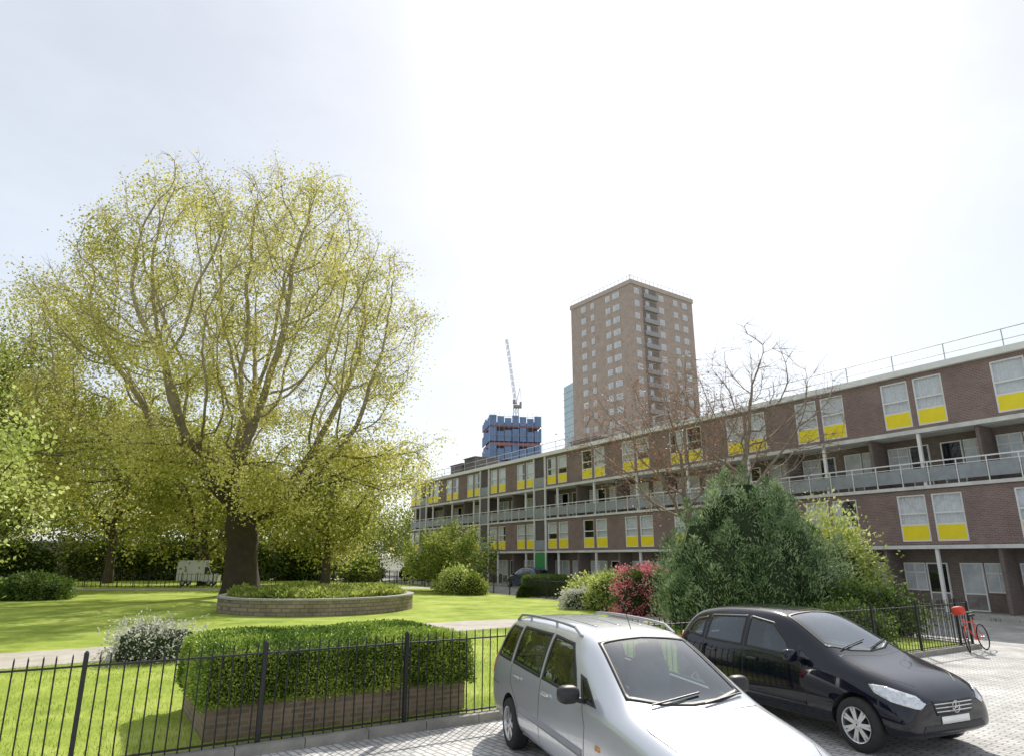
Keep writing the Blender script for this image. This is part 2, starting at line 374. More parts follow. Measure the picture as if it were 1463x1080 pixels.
def blob_extra(radii,seed,squash=.93,n=3,lift=0):
    bm=bmesh.new(); bmesh.ops.create_icosphere(bm,subdivisions=n,radius=1)
    vs=[]
    for v in bm.verts:
        d=np.array(v.co[:]); s=lump(d[None],seed)[0]*squash
        vs.append((d[0]*radii[0]*s,d[1]*radii[1]*s,max(0.0,(d[2]*radii[2])*s+radii[2]*lift)))
    fs=[tuple(v.index for v in f.verts) for f in bm.faces]; bm.free(); return vs,fs
def lump(u,seed):
    a=seed*1.7
    return 1+.10*np.sin(4.3*u[:,0]+a)+.09*np.sin(5.1*u[:,1]+2*a)+.08*np.sin(6.7*u[:,2]+3*a)+.05*np.sin(13*u[:,0]+11*u[:,1]+a)+.04*np.sin(17*u[:,2]-12*u[:,0])
def shrub(name,loc,radii,n,size,mat,label,seed=1,cat='shrub',lift=.55,aspect=.6,thick=.16,blossom=None,group=None,dirs_up=0,squash=.84):
    u=unit(n); s=lump(u,seed)*(1+rng.normal(size=n)*thick*.5-thick*.4*rng.random(n))
    P=u*s[:,None]*np.array(radii); P[:,2]+=radii[2]*lift; ok=P[:,2]>.02; P=P[ok]; u=u[ok]
    d=u*1.0+unit(len(u))*.8; d[:,2]+=dirs_up
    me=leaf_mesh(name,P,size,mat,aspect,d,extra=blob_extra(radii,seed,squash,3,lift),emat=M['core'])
    if blossom:
        me.materials.append(blossom)
        cl=np.sin(P[:,0]*6+seed)+np.sin(P[:,2]*7)+np.sin(P[:,1]*6)
        mi=np.zeros(len(me.polygons),dtype=int); me.polygons.foreach_get('material_index',mi)
        sel=(cl>-.1); mi[:len(P)][sel]=2; me.polygons.foreach_set('material_index',mi.tolist())
    return mobj(name,me,loc,label=label,cat=cat,group=group)

# ------------------------------------------------------------------ ground
FD=Vector((.8480,.5300,0)).normalized(); FN=Vector((FD.y,-FD.x,0))
F0=Vector((-3.4,9.69,0))
def fp(s,o=0,z=0): p=F0+FD*s+FN*o; return (p.x,p.y,z)
sC=19.55; corner=Vector(fp(sC))
GE=Vector((-15,74,0))
g=MB(); g.poly([(-1500,-400,0),(1500,-400,0),(1500,2500,0),(-1500,2500,0)]); g.obj('ground',M['groundm'],kind='structure')
g=MB(); g.poly([fp(-40,40,.004),fp(60,40,.004),(60,60,.004),(10,110,.004),(-90,110,.004),(-90,20,.004),fp(-40,0,.004)]); g.obj('road',M['paving'],kind='structure')
GZ=.1
lawn=MB(); pts=[Vector(fp(-40,-.06)),Vector(fp(sC-.06,-.06)),GE,Vector((-85,74,0)),Vector((-85,20,0))]
lawn.poly([(p.x,p.y,GZ) for p in pts]); lawn.obj('lawn',M['grass'],kind='structure')
k=MB()
def strip(mb,a,b,w0,w1,z0,z1,m=0):
    a=Vector(a);b=Vector(b);d=(b-a).normalized(); n=Vector((d.y,-d.x,0)); i=len(mb.v)
    for z in(z0,z1):
        for p in(a+n*w0,b+n*w0,b+n*w1,a+n*w1): mb.v.append((p.x,p.y,z))
    mb.f+=[(i,i+3,i+2,i+1),(i+4,i+5,i+6,i+7),(i,i+1,i+5,i+4),(i+1,i+2,i+6,i+5),(i+2,i+3,i+7,i+6),(i+3,i,i+4,i+7)]; mb.m+=[m]*6
s=-12
while s<sC+.1:
    strip(k,fp(s+.006),fp(min(s+.9,sC+.15)-.006),-.06,.16,-.02,.125); s+=.9
k.obj('kerb',M['kerb'],kind='structure')
k=MB(); strip(k,corner,GE,-.1,.1,-.02,.125); k.obj('kerb',M['kerb'],kind='structure')
def path(pts,w,name='path',mat='gravel',z=GZ+.004):
    mb=MB(); n=len(pts)
    P=[Vector(p) for p in pts]; Lf=[];Rt=[]
    for i in range(n):
        d=(P[min(i+1,n-1)]-P[max(i-1,0)]).normalized(); nn=Vector((d.y,-d.x)); ww=w*(.5+.03*math.sin(i*2.1))
        Lf.append(P[i]-nn*ww); Rt.append(P[i]+nn*ww)
    for i in range(n-1):
        mb.poly([(Rt[i].x,Rt[i].y,z),(Rt[i+1].x,Rt[i+1].y,z),(Lf[i+1].x,Lf[i+1].y,z),(Lf[i].x,Lf[i].y,z)])
    return mb.obj(name,M[mat],kind='structure')
path([(-20,11.5),(-14.5,15.2),(-11.5,17.6),(-8,20.2),(-4.5,23.4),(-1,26.0),(3,27.6),(8,28.2),(13,26.5)],3.2)
path([(-50,52),(-32,53.5),(-20,54.5),(-10,56),(-4.5,56)],3.2,z=GZ+.008)
bx=Vector((.527,-.85,0)).normalized(); by=Vector((.85,.527,0)).normalized(); B0=Vector((22.3,27.1,0))
def bp(x,y,z=0): p=B0+bx*x+by*y; return (p.x,p.y,z)
pv=MB()
for z in (0,.12):
    pv.v+=[bp(-66,-1.8,z),bp(14,-1.8,z),bp(14,1.5,z),bp(-66,1.5,z)]
pv.f+=[(4,5,6,7),(0,1,5,4),(1,2,6,5),(3,0,4,7)]; pv.m+=[0]*4
pv.obj('pavement',M['slabs'],kind='structure')

n=70000
sx=rng.random(n)*24-11; so=-(rng.random(n)**1.3)*11-.12
P=np.array([ (F0.x+FD.x*a+FN.x*b, F0.y+FD.y*a+FN.y*b, GZ-.005) for a,b in zip(sx,so)])
pc=np.array([(-20,11.5),(-14.5,15.2),(-11.5,17.6),(-8,20.2),(-4.5,23.4),(-1,26.0)]); ok=np.ones(n,bool)
for a,b in zip(pc[:-1],pc[1:]):
    ab=b-a; t=np.clip(((P[:,:2]-a)@ab)/(ab@ab),0,1); d=np.linalg.norm(P[:,:2]-(a+t[:,None]*ab),axis=1); ok&=d>1.5+.2*rng.random(n)
P=P[ok]; dr=unit(len(P))*.45; dr[:,2]=1
mobj('grass',leaf_mesh('grass',P,.06,M['grass_blade'],.14,dr),kind='stuff')

# ------------------------------------------------------------------ fences
def fence(a,b,h,spacing,label,indiv=True,posts=2.1,p0=0,base=GZ,barr=.0095):
    a=Vector(a);b=Vector(b); Ln=(b-a).length; d=(b-a).normalized(); ang=math.atan2(d.y,d.x)
    root=empty('iron_fence',(a.x,a.y,base),ang,label=label,cat='fence')
    mp=MB().box(-.027,.027,-.027,.027,-.1,h+.02).tube((0,0,h+.02),(0,0,h+.05),.033,.012,8).mesh('post',[M['black_metal']])
    s=p0
    np_=0
    while s<=Ln+.01 and np_<60: mobj('post',mp,(s,0,0),parent=root); s+=posts; np_+=1
    MB().box(0,Ln,-.022,.022,h-.13,h-.11).obj('top_rail',M['black_metal'],parent=root)
    MB().box(0,Ln,-.022,.022,.06,.08).obj('bottom_rail',M['black_metal'],parent=root)
    bm_=MB().tube((0,0,.0),(0,0,h-.01),barr,barr,6).tube((0,0,h-.01),(0,0,h+.02),barr,.002,6).mesh('bar',[M['black_metal']])
    rest=MB(); cnt=0; nb=int(Ln/spacing)
    for j in range(1,nb):
        s=j*spacing
        if abs(((s-p0)/posts)-round((s-p0)/posts))*posts<.03: continue
        if indiv and cnt<98 : 
            o=mobj('bar',bm_,(s,0,0),parent=root); o.rotation_euler=(random.gauss(0,.006),random.gauss(0,.008),0); cnt+=1
        else: rest.tube((s,0,0),(s,0,h+.01),barr,barr,4)
    if rest.v: rest.obj('bar',M['black_metal'],parent=root,kind='stuff')
    return root
fence(fp(-7.35),fp(sC),1.25,.142,'black iron railings along the kerb in front of the garden',p0=7.35-2.1*3)
fence(corner,GE,1.15,.16,'black iron railings beside the road past the flats',indiv=False,posts=2.4)
fence((-20,58,0),(-52,56,0),1.15,.35,'dark low railings behind the gravel path',indiv=False,posts=1.3,barr=.02)
fence((-18,59,0),(-6,60,0),1.1,.35,'dark low railings between lawn and far street',indiv=False,posts=1.3,barr=.02)

# ------------------------------------------------------------------ round flower bed
rb=MB().lathe([(4.55,-.1),(4.55,.62),(4.25,.62),(4.25,.3)],64,'z'); 
bed=empty('round_flower_bed',(-9.45,33.7,GZ),label='round raised flower bed with low stone wall on the lawn',cat='flower bed')
rb.obj('stone_wall',M['stone_planter'],parent=bed)
MB().lathe([(4.6,.622),(4.6,.70),(4.18,.70),(4.18,.622)],64,'z').obj('coping',M['conc'],parent=bed)
MB().lathe([(4.26,.5),(2,.62),(.01,.66)],48,'z').obj('soil',M['soil'],parent=bed)
n=16000; r_=4.1*np.sqrt(rng.random(n)); t_=rng.random(n)*6.283
P=np.stack([r_*np.cos(t_),r_*np.sin(t_),.6+.22*rng.random(n)*(1+.7*np.sin(t_*5+r_)+.5*np.sin(r_*4))],1); dr=unit(n)*1.2; dr[:,2]=.9
mobj('flowers',leaf_mesh('flowers',P,.24,M['leaf_mid'],.35,dr),parent=bed,kind='stuff')

# ------------------------------------------------------------------ boxed hedge with brick planter
def hedge(name,loc,rz,lx,ly,z0,z1,n,size,label,brick=0,mound=.12,mat='leaf_hedge',edge=.16,loose=.10):
    root=empty(name,loc,rz,label=label,cat='hedge')
    if brick:
        w=MB().box(.12,lx-.12,.08,.31,-.1,brick).box(.12,.35,.31,ly-.1,-.1,brick).box(lx-.35,lx-.12,.31,ly-.1,-.1,brick).box(.35,lx-.35,ly-.33,ly-.1,-.1,brick)
        w.obj('brick_planter',M['brick_planter'],parent=root,bevel=.008)
    A=[lx*ly,lx*(z1-z0),lx*(z1-z0),ly*(z1-z0),ly*(z1-z0)]; A=np.array([A[0]*.9,A[1]*1.6,A[2]*.8,A[3],A[4]]); c=rng.choice(5,n,p=A/A.sum())
    a=rng.random(n);b=rng.random(n); P=np.zeros((n,3)); D=np.zeros((n,3))
    for k_ in range(5):
        s=c==k_
        if k_==0: P[s]=np.stack([a[s]*lx,b[s]*ly,np.full(s.sum(),z1)],1); D[s]=(0,0,1)
        if k_==1: P[s]=np.stack([a[s]*lx,np.zeros(s.sum()),z0+b[s]*(z1-z0)],1); D[s]=(0,-1,.3)
        if k_==2: P[s]=np.stack([a[s]*lx,np.full(s.sum(),ly),z0+b[s]*(z1-z0)],1); D[s]=(0,1,.3)
        if k_==3: P[s]=np.stack([np.zeros(s.sum()),a[s]*ly,z0+b[s]*(z1-z0)],1); D[s]=(-1,0,.3)
        if k_==4: P[s]=np.stack([np.full(s.sum(),lx),a[s]*ly,z0+b[s]*(z1-z0)],1); D[s]=(1,0,.3)
    def shape(P):
        x=(P[:,0]/lx-.5)*2; y=(P[:,1]/ly-.5)*2; zt=(P[:,2]-z0)/(z1-z0)
        Q=P.copy(); Q[:,2]+=zt*(mound*(1-x**4)*(1-y**2)-edge*np.maximum(np.abs(x)**18,np.abs(y)**14))
        wob=.03*np.sin(P[:,0]*3.1+P[:,2]*4)+.025*np.sin(P[:,0]*7.3+1)+.03*np.sin(P[:,1]*6+P[:,2]*3)
        Q[:,1]+=-np.sign(-y)*wob*np.abs(y); Q[:,2]+=zt*.025*np.sin(P[:,0]*2.3)*np.cos(P[:,1]*3)
        Q[:,0]-=np.sign(x)*np.abs(x)**8*(edge*.75)*zt**3
        return Q
    P=shape(P)-D*(rng.random(n)*loose)[:,None]+rng.normal(size=(n,3))*loose*.16
    bm=bmesh.new(); bmesh.ops.create_cube(bm,size=1); bmesh.ops.subdivide_edges(bm,edges=bm.edges,cuts=9,use_grid_fill=True)
    cv=np.array([v.co[:] for v in bm.verts])+.5; cv=cv*np.array([lx,ly,z1-z0])+np.array([0,0,z0]); cv=shape(cv); ctr=np.array([lx/2,ly/2,(z0+z1)/2]); cv=ctr+(cv-ctr)*np.array([1-.16/lx,1-.16/ly,.9])
    ef=[tuple(v.index for v in f.verts) for f in bm.faces]; bm.free()
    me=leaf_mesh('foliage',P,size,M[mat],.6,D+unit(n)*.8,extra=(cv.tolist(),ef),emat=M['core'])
    mobj('foliage',me,parent=root); return root
fa=math.atan2(FD.y,FD.x)
hedge('box_hedge',fp(-.72,-.36,GZ),fa,4.2,2.6,.42,1.17,74000,.040,'clipped green box hedge growing from a brick planter behind the railings',brick=.5,mound=.07,edge=.08,loose=.08)
hedge('clipped_hedge',(.3,43,GZ),R(-3),3.6,1.4,0,1.15,14000,.08,'low clipped rounded hedge on the lawn',mat='leaf_green',mound=.2,edge=.45)

# ------------------------------------------------------------------ shrubs
shrub('white_shrub',(-8.75,17.2,GZ),(1.05,.9,.55),5200,.07,M['leaf_white'],'low pale variegated shrub beside the gravel path',2,thick=.4)
shrub('flowering_shrub',(-3.9,47,GZ),(1.2,1.1,1.0),5000,.16,M['leaf_lime'],'small yellow-green shrub beside the rounded tree',4,thick=.3)
shrub('flowering_shrub',(-2.6,46,GZ),(.9,.9,.8),3500,.14,M['leaf_mid'],'small green shrub on the lawn',5,thick=.3)
shrub('low_shrub',(4.6,37.5,GZ),(1.3,1.1,.9),5000,.15,M['leaf_lime'],'low yellow-green shrub beside the pink azalea',6,thick=.3)
shrub('pink_azalea',(5.7,30.0,GZ),(1.2,1.0,1.35),10000,.10,M['leaf_green'],'pink blossoming azalea bush beside the grey-green conifer',7,blossom=M['leaf_pink'],thick=.3)
shrub('low_shrub',(4.5,32.6,GZ),(.9,.9,1.0),5000,.12,M['leaf_lime'],'lime green shrub next to the pink azalea',8,thick=.3)
shrub('low_shrub',(3.4,33.6,GZ),(.9,.8,.6),4000,.11,M['leaf_white'],'low pale shrub at the edge of the lawn',18,thick=.3)
shrub('lime_shrub',(13.0,27.2,GZ),(1.4,1.4,2.1),9500,.14,M['leaf_lime'],'bright lime shrub behind the conifer',9,thick=.5,lift=.85,squash=.6)
shrub('dark_shrub',(11.6,22.6,GZ),(1.4,1.1,.95),9000,.11,M['leaf_green'],'dark evergreen shrub behind the railings',10,thick=.3)
shrub('dark_shrub',(9.4,19.8,GZ),(1.3,.8,.7),7000,.10,M['leaf_green'],'low evergreen shrub between railings and conifer',11,thick=.3)
shrub('dark_shrub',(-28.5,41,GZ),(2.2,1.8,.9),9000,.16,M['leaf_green'],'dark ivy mound at the foot of trees',12)
def conifer(loc,label):
    root=empty('conifer_bush',loc,label=label,cat='conifer')
    tufts=[(0.15,0,6.15,1.05),(-1.05,.3,5.2,1.15),(1.15,-.3,5.6,1.1),(-.4,-1.1,4.8,1.2),(.5,.9,5.4,1.15),(-1.8,-.3,4.3,1.1),(1.85,.2,4.8,1.0),(-1.2,-1.4,3.5,1.2),(1.2,-1.4,4.0,1.2),(-2.25,.4,3.1,.9),(2.3,-.4,3.6,.9),(.1,-1.8,3.0,1.3),(1.95,.8,3.8,1.05),(-1.7,1.0,3.6,1.05),(-.5,.1,5.7,1.0),(.75,-.5,5.5,1.0),(1.75,-1.3,2.5,1.2),(-1.75,-1.3,2.4,1.2),(-2.5,-.6,2.0,.9),(2.5,-.9,2.2,.9)]
    PP=[];DD=[]; ev=[];ef=[]
    for q_,(x,y,h,r) in enumerate(tufts):
        ns_=7
        for w_ in range(ns_):
            aa=w_*2.4+q_; hh=h*(1-.08*w_-.07*random.random()); px=x+r*.55*math.cos(aa)*(w_>0); py=y+r*.55*math.sin(aa)*(w_>0); pr_=r*(.60 if w_ else .66)
            lx_=.4*math.cos(aa)*(w_>0); ly_=.4*math.sin(aa)*(w_>0)
            n=int(1150*hh/4); t=rng.random(n)**.75; a=rng.random(n)*6.283
            prof=pr_*np.clip(1.1*np.sin(np.pi*(.26+.74*t))**.85,0.04,2)*(1+.3*np.sin(a*3+t*9+q_+w_))*(1.22-.6*rng.random(n))
            P=np.stack([px+lx_*t+prof*np.cos(a),py+ly_*t+prof*np.sin(a),hh*t],1)+rng.normal(size=(n,3))*.04; PP.append(P)
            D=np.stack([np.cos(a)*.7,np.sin(a)*.7,np.full(n,.8)],1)+unit(n)*.6; DD.append(D)
        k0=len(ev); ns=10;nr=7
        for j in range(nr+1):
            tt=j/nr*.82; pr=r*.60*max(.05,1.15*math.sin(math.pi*(.24+.76*tt)))
            for q in range(ns):
                th=6.283*q/ns; ev.append((x+pr*math.cos(th),y+pr*math.sin(th),h*tt))
        for j in range(nr):
            for q in range(ns): ef.append((k0+j*ns+q,k0+j*ns+(q+1)%ns,k0+(j+1)*ns+(q+1)%ns,k0+(j+1)*ns+q))
    P=np.concatenate(PP);D=np.concatenate(DD)
    mobj('crown',leaf_mesh('crown',P,.15,M['leaf_conifer'],.22,D,extra=(ev,ef),emat=M['core']),parent=root)
    MB().tube((0,0,-.1),(0,0,2.5),.16,.1,10).obj('trunk',M['bark_dark'],parent=root)
conifer((8.65,25,GZ),'large bushy grey-green conifer behind the railings')

# ------------------------------------------------------------------ trees
def blobs(c,radii,nb,per,br,zmin=-.45):
    out=[]; c=np.array(c)
    for i in range(nb):
        z=1-(i+.5)/nb*(1-zmin); a=i*2.39996+rng.random()*.5; q=math.sqrt(max(0,1-z*z)); d=np.array([q*math.cos(a),q*math.sin(a),z])
        cc=c+d*np.array(radii)*(.70+.12*rng.random()); r_=br*(.8+.35*rng.random())
        out.append(cc+unit(per)*(rng.random(per)**.5)[:,None]*np.array([r_,r_,r_*.8]))
    return out
bl_=blobs((-2.0,0,18.2),(14.2,12,13.0),40,110,3.5)
def lumpat(c,r,n): return np.array(c)+unit(n)*(rng.random(n)**.5)[:,None]*np.array(r)
ex=[lumpat((8.5,-1,9),(4.8,4.5,3.4),300),lumpat((4.0,-5,7.4),(4.5,3.5,2.2),240),lumpat((-8,-4,8.2),(5.5,4,3.2),280),lumpat((-14.5,-1,10.5),(5,4.5,4.5),280),lumpat((-15.5,1,19),(4,4,5),200),lumpat((-2,-6.5,8.8),(4.5,2.6,2.0),260)]
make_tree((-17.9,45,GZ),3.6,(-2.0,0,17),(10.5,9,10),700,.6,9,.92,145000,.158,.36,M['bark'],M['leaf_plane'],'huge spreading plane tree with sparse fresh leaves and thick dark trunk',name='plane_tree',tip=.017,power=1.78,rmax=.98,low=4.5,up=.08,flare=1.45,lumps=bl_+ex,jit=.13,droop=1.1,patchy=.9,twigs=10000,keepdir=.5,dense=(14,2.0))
def bgtree(loc,h,rad,label,leafm='leaf_bg',n=16000,size=.28,nattr=420,name='park_tree',trunk=None,lowf=.07):
    th=trunk or h*.18
    make_tree(loc,th,(0,0,h*.54),(rad,rad,h*.47),nattr,.9,9,1.5,n,size,.75,M['bark_dark'],M[leafm],label,name=name,tip=.03,power=2.1,rmax=.38,low=h*lowf,up=.05,droop=1.5,patchy=.5,lumps=blobs((0,0,h*.55),(rad,rad,h*.45),8,30,rad*.35))
bgtree((-52,62,0),28,11,'tall leafy park tree beyond the lawn',n=34000)
bgtree((-39,66,0),21,8,'yellow-green park tree behind the plane tree',n=24000)
bgtree((-28,62,0),17,7.5,'yellow-green tree with dark trunk behind the path',n=22000)
bgtree((-17.5,64,0),14.5,6.3,'rounded yellow-green tree near the far street',n=18000)
bgtree((-38.5,47,0),20,8.5,'dense green tree at the lawn edge',leafm='leaf_mid',n=36000,size=.25,lowf=.03)
bgtree((-62,78,0),20,10,'tall park tree near far flats',n=16000,lowf=.02)
bgtree((-47,80,0),14,8,'park tree beside far flats',leafm='leaf_mid',n=18000,lowf=.0)
bgtree((-33,80,0),13,8,'leafy park tree in front of far flats',leafm='leaf_mid',n=18000,lowf=.0)
bgtree((-22,78,0),12,6.5,'park tree by the far street',n=16000,lowf=.0)
bgtree((-57,66,0),12,7,'low leafy tree at the garden edge',leafm='leaf_mid',n=16000,lowf=.0)
bgtree((-13,97,0),11,6,'green street tree beyond the end of the flats',leafm='leaf_mid',n=12000)
bgtree((-22,100,0),10,6,'green street tree beyond the far road',leafm='leaf_mid',n=12000)
make_tree((-16.9,17.5,0),1.5,(0,0,4.6),(4.5,3.4,4.5),650,.4,5,.7,19000,.13,.3,M['bark_dark'],M['leaf_lime'],'young lime-green tree beside the gravel path',name='young_tree',tip=.012,power=2.2,rmax=.14,low=.5,patchy=.8,droop=.6)
make_tree((-4.7,52,GZ),1.4,(0,0,2.8),(4.0,3.2,2.6),420,.4,5,.6,19000,.16,.28,M['bark_dark'],M['leaf_mid'],'broad drooping rounded green tree on the lawn',name='weeping_tree',tip=.012,power=2.2,rmax=.16,low=.5,droop=1.0,patchy=.5,up=0)
make_tree((9.1,34,0),3.0,(-.8,0,8.3),(5.2,4.2,4.6),900,.4,5,.6,5000,.095,.22,M['bark_pale'],M['leaf_red'],'small tree with sparse copper-red buds in front of the flats',name='copper_tree',tip=.011,power=2.0,rmax=.18,low=3.5,up=.1,twigs=1700)
make_tree((10.2,30.5,0),3.2,(1.2,0,8.8),(5.0,4.0,4.5),700,.45,5,.65,0,.1,.2,M['bark_pale'],None,'bare pale-branched tree behind the conifer',name='bare_tree',tip=.012,power=2.0,rmax=.2,low=4,up=.15,jit=.2,twigs=1300)

# ------------------------------------------------------------------ the long block of flats
ang=math.atan2(bx.y,bx.x)
blk=empty('block_of_flats',tuple(B0),ang,label='long four-storey brown brick block of flats with yellow window panels',cat='block of flats')
X0,X1=-66,10
bays=[-5*k for k in range(-1,14)]
ww,gap=1.36,.24
def winx(b): return [(b-gap/2-ww,b-gap/2),(b+gap/2,b+gap/2+ww)]
walls=MB()
for (z0,z1) in ((8.52,11.2),(3.08,5.62)):
    iv=sorted([w for b in bays for w in winx(b)])
    zb,zt=z0+.14,z1-.2
    x=X0
    for (a,b) in iv:
        if a>x: walls.box(x,a,0,.3,z0,z1)
        walls.box(a,b,0,.3,z0,zb); walls.box(a,b,0,.3,zt,z1); x=b
    walls.box(x,X1,0,.3,z0,z1)
walls.box(X0,X0+.3,.31,9,0.02,11.2); walls.box(X1-.3,X1,.31,9,.02,11.2); walls.box(X0,X1,9.01,9.3,.02,11.2)
walls.obj('wall',M['brick'],parent=blk)
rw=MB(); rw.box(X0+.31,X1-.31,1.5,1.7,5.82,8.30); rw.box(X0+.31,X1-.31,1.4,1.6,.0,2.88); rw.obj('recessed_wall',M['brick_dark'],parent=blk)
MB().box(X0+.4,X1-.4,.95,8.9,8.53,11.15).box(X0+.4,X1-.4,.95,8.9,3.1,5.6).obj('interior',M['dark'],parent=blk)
MB().box(X0-.15,X1+.15,-.22,9.4,11.2,11.52).obj('roof',M['white'],parent=blk,bevel=.02)
MB().box(X0,X1,-.08,8.95,8.302,8.50).obj('floor_slab',M['white_conc'],parent=blk)
MB().box(X0,X1,-.10,8.95,5.64,5.80).obj('floor_slab',M['white_conc'],parent=blk)
MB().box(X0,X1,-.08,8.95,2.89,3.06).obj('floor_slab',M['white_conc'],parent=blk)
def frame_mesh(w,h,bars,t=.06,d=.09,name='frame',vbars=()):
    mb=MB().box(0,t,0,d,0,h).box(w-t,w,0,d,0,h).box(t,w-t,0,d,0,t).box(t,w-t,0,d,h-t,h)
    for z in bars: mb.box(t,w-t,.004,d-.004,z-t/2,z+t/2)
    for x in vbars: mb.box(x-t/2,x+t/2,.008,d-.008,t,h-t)
    return mb.mesh(name,[M['white']])
def wins(z0,H):
    ph=.78
    fr=frame_mesh(ww-.02,H-.02,[ph,ph+(H-ph)*.36],t=.07); 
    pa=MB().poly([(.06,.045,ph+.03),(ww-.08,.045,ph+.03),(ww-.08,.045,H-.08),(.06,.045,H-.08)]).mesh('pane',[M['glass']])
    pn=MB().box(.07,ww-.09,.0,.06,.07,ph-.035).mesh('panel',[M['yellow']])
    def cur(w,z,x=.05):
        mb=MB(); n=16
        for i in range(n):
            x0=x+w*i/n; x1=x+w*(i+1)/n; y0=.12+.02*(i%2); y1=.12+.02*((i+1)%2); mb.poly([(x0,y0,z),(x1,y1,z),(x1,y1,H-.05),(x0,y0,H-.05)])
        return mb.mesh('curtain',[M['curtain']])
    cs=[cur(1.22,ph)]*5+[cur(.4,ph),cur(1.22,ph+.45),cur(.75,ph),cur(.8,ph,.45)]
    for b in bays:
        for (a,_) in winx(b):
            w=empty('window',(a+.01,.04,z0+.01),parent=blk)
            mobj('frame',fr,parent=w); mobj('pane',pa,parent=w); mobj('yellow_panel',pn,parent=w)
            if random.random()<.96: mobj('curtain',random.choice(cs),parent=w)
wins(8.66,2.34); wins(3.22,2.2)
def gal(z0,y):
    dfr=frame_mesh(.95,2.12,[.75],name='frame'); dl=MB().box(.06,.89,.03,.06,.06,.72).mesh('leaf',[M['door']]); dg=MB().box(.06,.89,.03,.05,.78,2.06).mesh('pane',[M['carglass']])
    dg2=MB().box(.06,.89,.03,.05,.78,2.06).mesh('pane',[M['glass_far']])
    wfr=frame_mesh(1.7,1.3,[.85],name='frame',vbars=(.85,)); wg=MB().box(.06,1.64,.03,.05,.06,1.24).mesh('pane',[M['glass_far']])
    for i,b in enumerate(bays):
        for sg in (-1,1):
            d=empty('door',(b+sg*.75-.475,y-.09,z0),parent=blk); mobj('frame',dfr,parent=d); mobj('leaf',dl,parent=d); mobj('pane',dg if random.random()<.35 else dg2,parent=d)
            w=empty('gallery_window',(b+1.3 if sg>0 else b-2.3,y-.09,z0+.82),parent=blk); w.scale=(.6,1,1)
            mobj('frame',wfr,parent=w); mobj('pane',wg,parent=w)
gal(5.82,1.5); gal(.14,1.4)
colm=MB().box(-.07,.07,-.02,.12,0,1).mesh('column',[M['white']])
for b in bays:
    for z0,h in((5.80,2.5),(.12,2.77)):
        c=mobj('column',colm,(b,.02,z0),parent=blk); c.scale=(1,1,h)
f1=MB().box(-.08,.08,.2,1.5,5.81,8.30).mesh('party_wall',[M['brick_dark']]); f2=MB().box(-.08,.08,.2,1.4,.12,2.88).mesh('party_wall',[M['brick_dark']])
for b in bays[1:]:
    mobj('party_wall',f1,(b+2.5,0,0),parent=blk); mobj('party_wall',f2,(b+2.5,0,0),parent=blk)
bal=MB(); bal.box(X0,X1,-.09,-.03,6.86,6.92,1)
x=X0
while x<X1-.1:
    bal.box(x+.05,min(x+1.20,X1),-.07,-.055,5.98,6.62,0); bal.box(x-.02,x+.02,-.085,-.035,5.8,6.86,1); x+=1.25
bal.box(X0,X1,-.075,-.05,6.66,6.69,1)
bal.obj('balcony_railing',[M['balus'],M['white']],parent=blk)
rr=MB(); x=X0+5
while x<X1: rr.tube((x,.7,11.52),(x,.7,12.55),.025,.025,6); x+=2.5
rr.tube((X0+5,.7,12.55),(X1,.7,12.55),.025,.025,6); rr.tube((X0+5,.7,12.05),(X1,.7,12.05),.02,.02,6)
rr.obj('roof_railing',M['grey_metal'],parent=blk)
for (x,w,h) in((-59.5,3.0,1.5),(-56,2.6,1.9),(-35.5,3.6,.9)):
    MB().box(x,x+w,2,5,11.52,11.52+h).box(x-.1,x+w+.1,1.9,5.1,11.52+h,11.62+h).obj('roof_plant_room',M['shade_plant'],parent=blk)
for sx_ in (-37.5,-47.5,-62.4):
    xa,xb=sx_-.8,sx_+.8
    MB().box(xa-.12,xa-.02,-.17,-.012,.12,11.19).obj('stair_mullion',M['white'],parent=blk); MB().box(xb+.02,xb+.12,-.17,-.012,.12,11.19).obj('stair_mullion',M['white'],parent=blk)
    for z in (3.1,5.84,8.54): MB().box(xa,xb,-.15,-.12,z,z+.85).obj('stair_panel',M['balus'],parent=blk)
    for a,b in ((3.95,5.6),(6.75,8.28),(9.45,11.15)): MB().box(xa,xb,-.04,-.015,a,b).obj('stair_shade_panel',M['shade_plant'],parent=blk)  # flat dark panels paint the shade of the open stair recess
MB().box(-38.5,-36.5,-.1,-.09,.15,2.85).obj('shutter',M['greenpaint'],parent=blk)

far=empty('far_flats',(-100,98,0),R(4),label='low brown flats half hidden behind park trees',cat='block of flats')
w=MB().box(0,70,0,8,0,4.6); w.obj('wall',M['brick_dark'],parent=far)
MB().box(-.3,70.3,-.4,8.3,4.6,4.9).obj('roof',M['conc'],parent=far)
fm=MB().box(0,1.6,-.06,-.01,0,1.5,0).box(.1,1.5,-.08,-.06,.1,1.4,1).mesh('window',[M['white'],M['dark']])
for i in range(22): mobj('window',fm,(1.5+i*3,0,.9),parent=far)
for i,(x,y,w_,h_) in enumerate(((-66,76,6,3.4),(-55,75,5,2.8),(-45,75,4.5,3.0),(-38.5,76,4,2.8),(-30,76,4,2.6),(-23,75,3.2,2.2),(-15.5,71,1.6,1.4))):
    shrub('dense_shrub',(x,y,0),(w_,2,h_),8000,.3,M['leaf_green'] if i%2 else M['leaf_mid'],'dense green shrub growing under park trees',20+i,thick=.5,group='shrubs under the park trees')

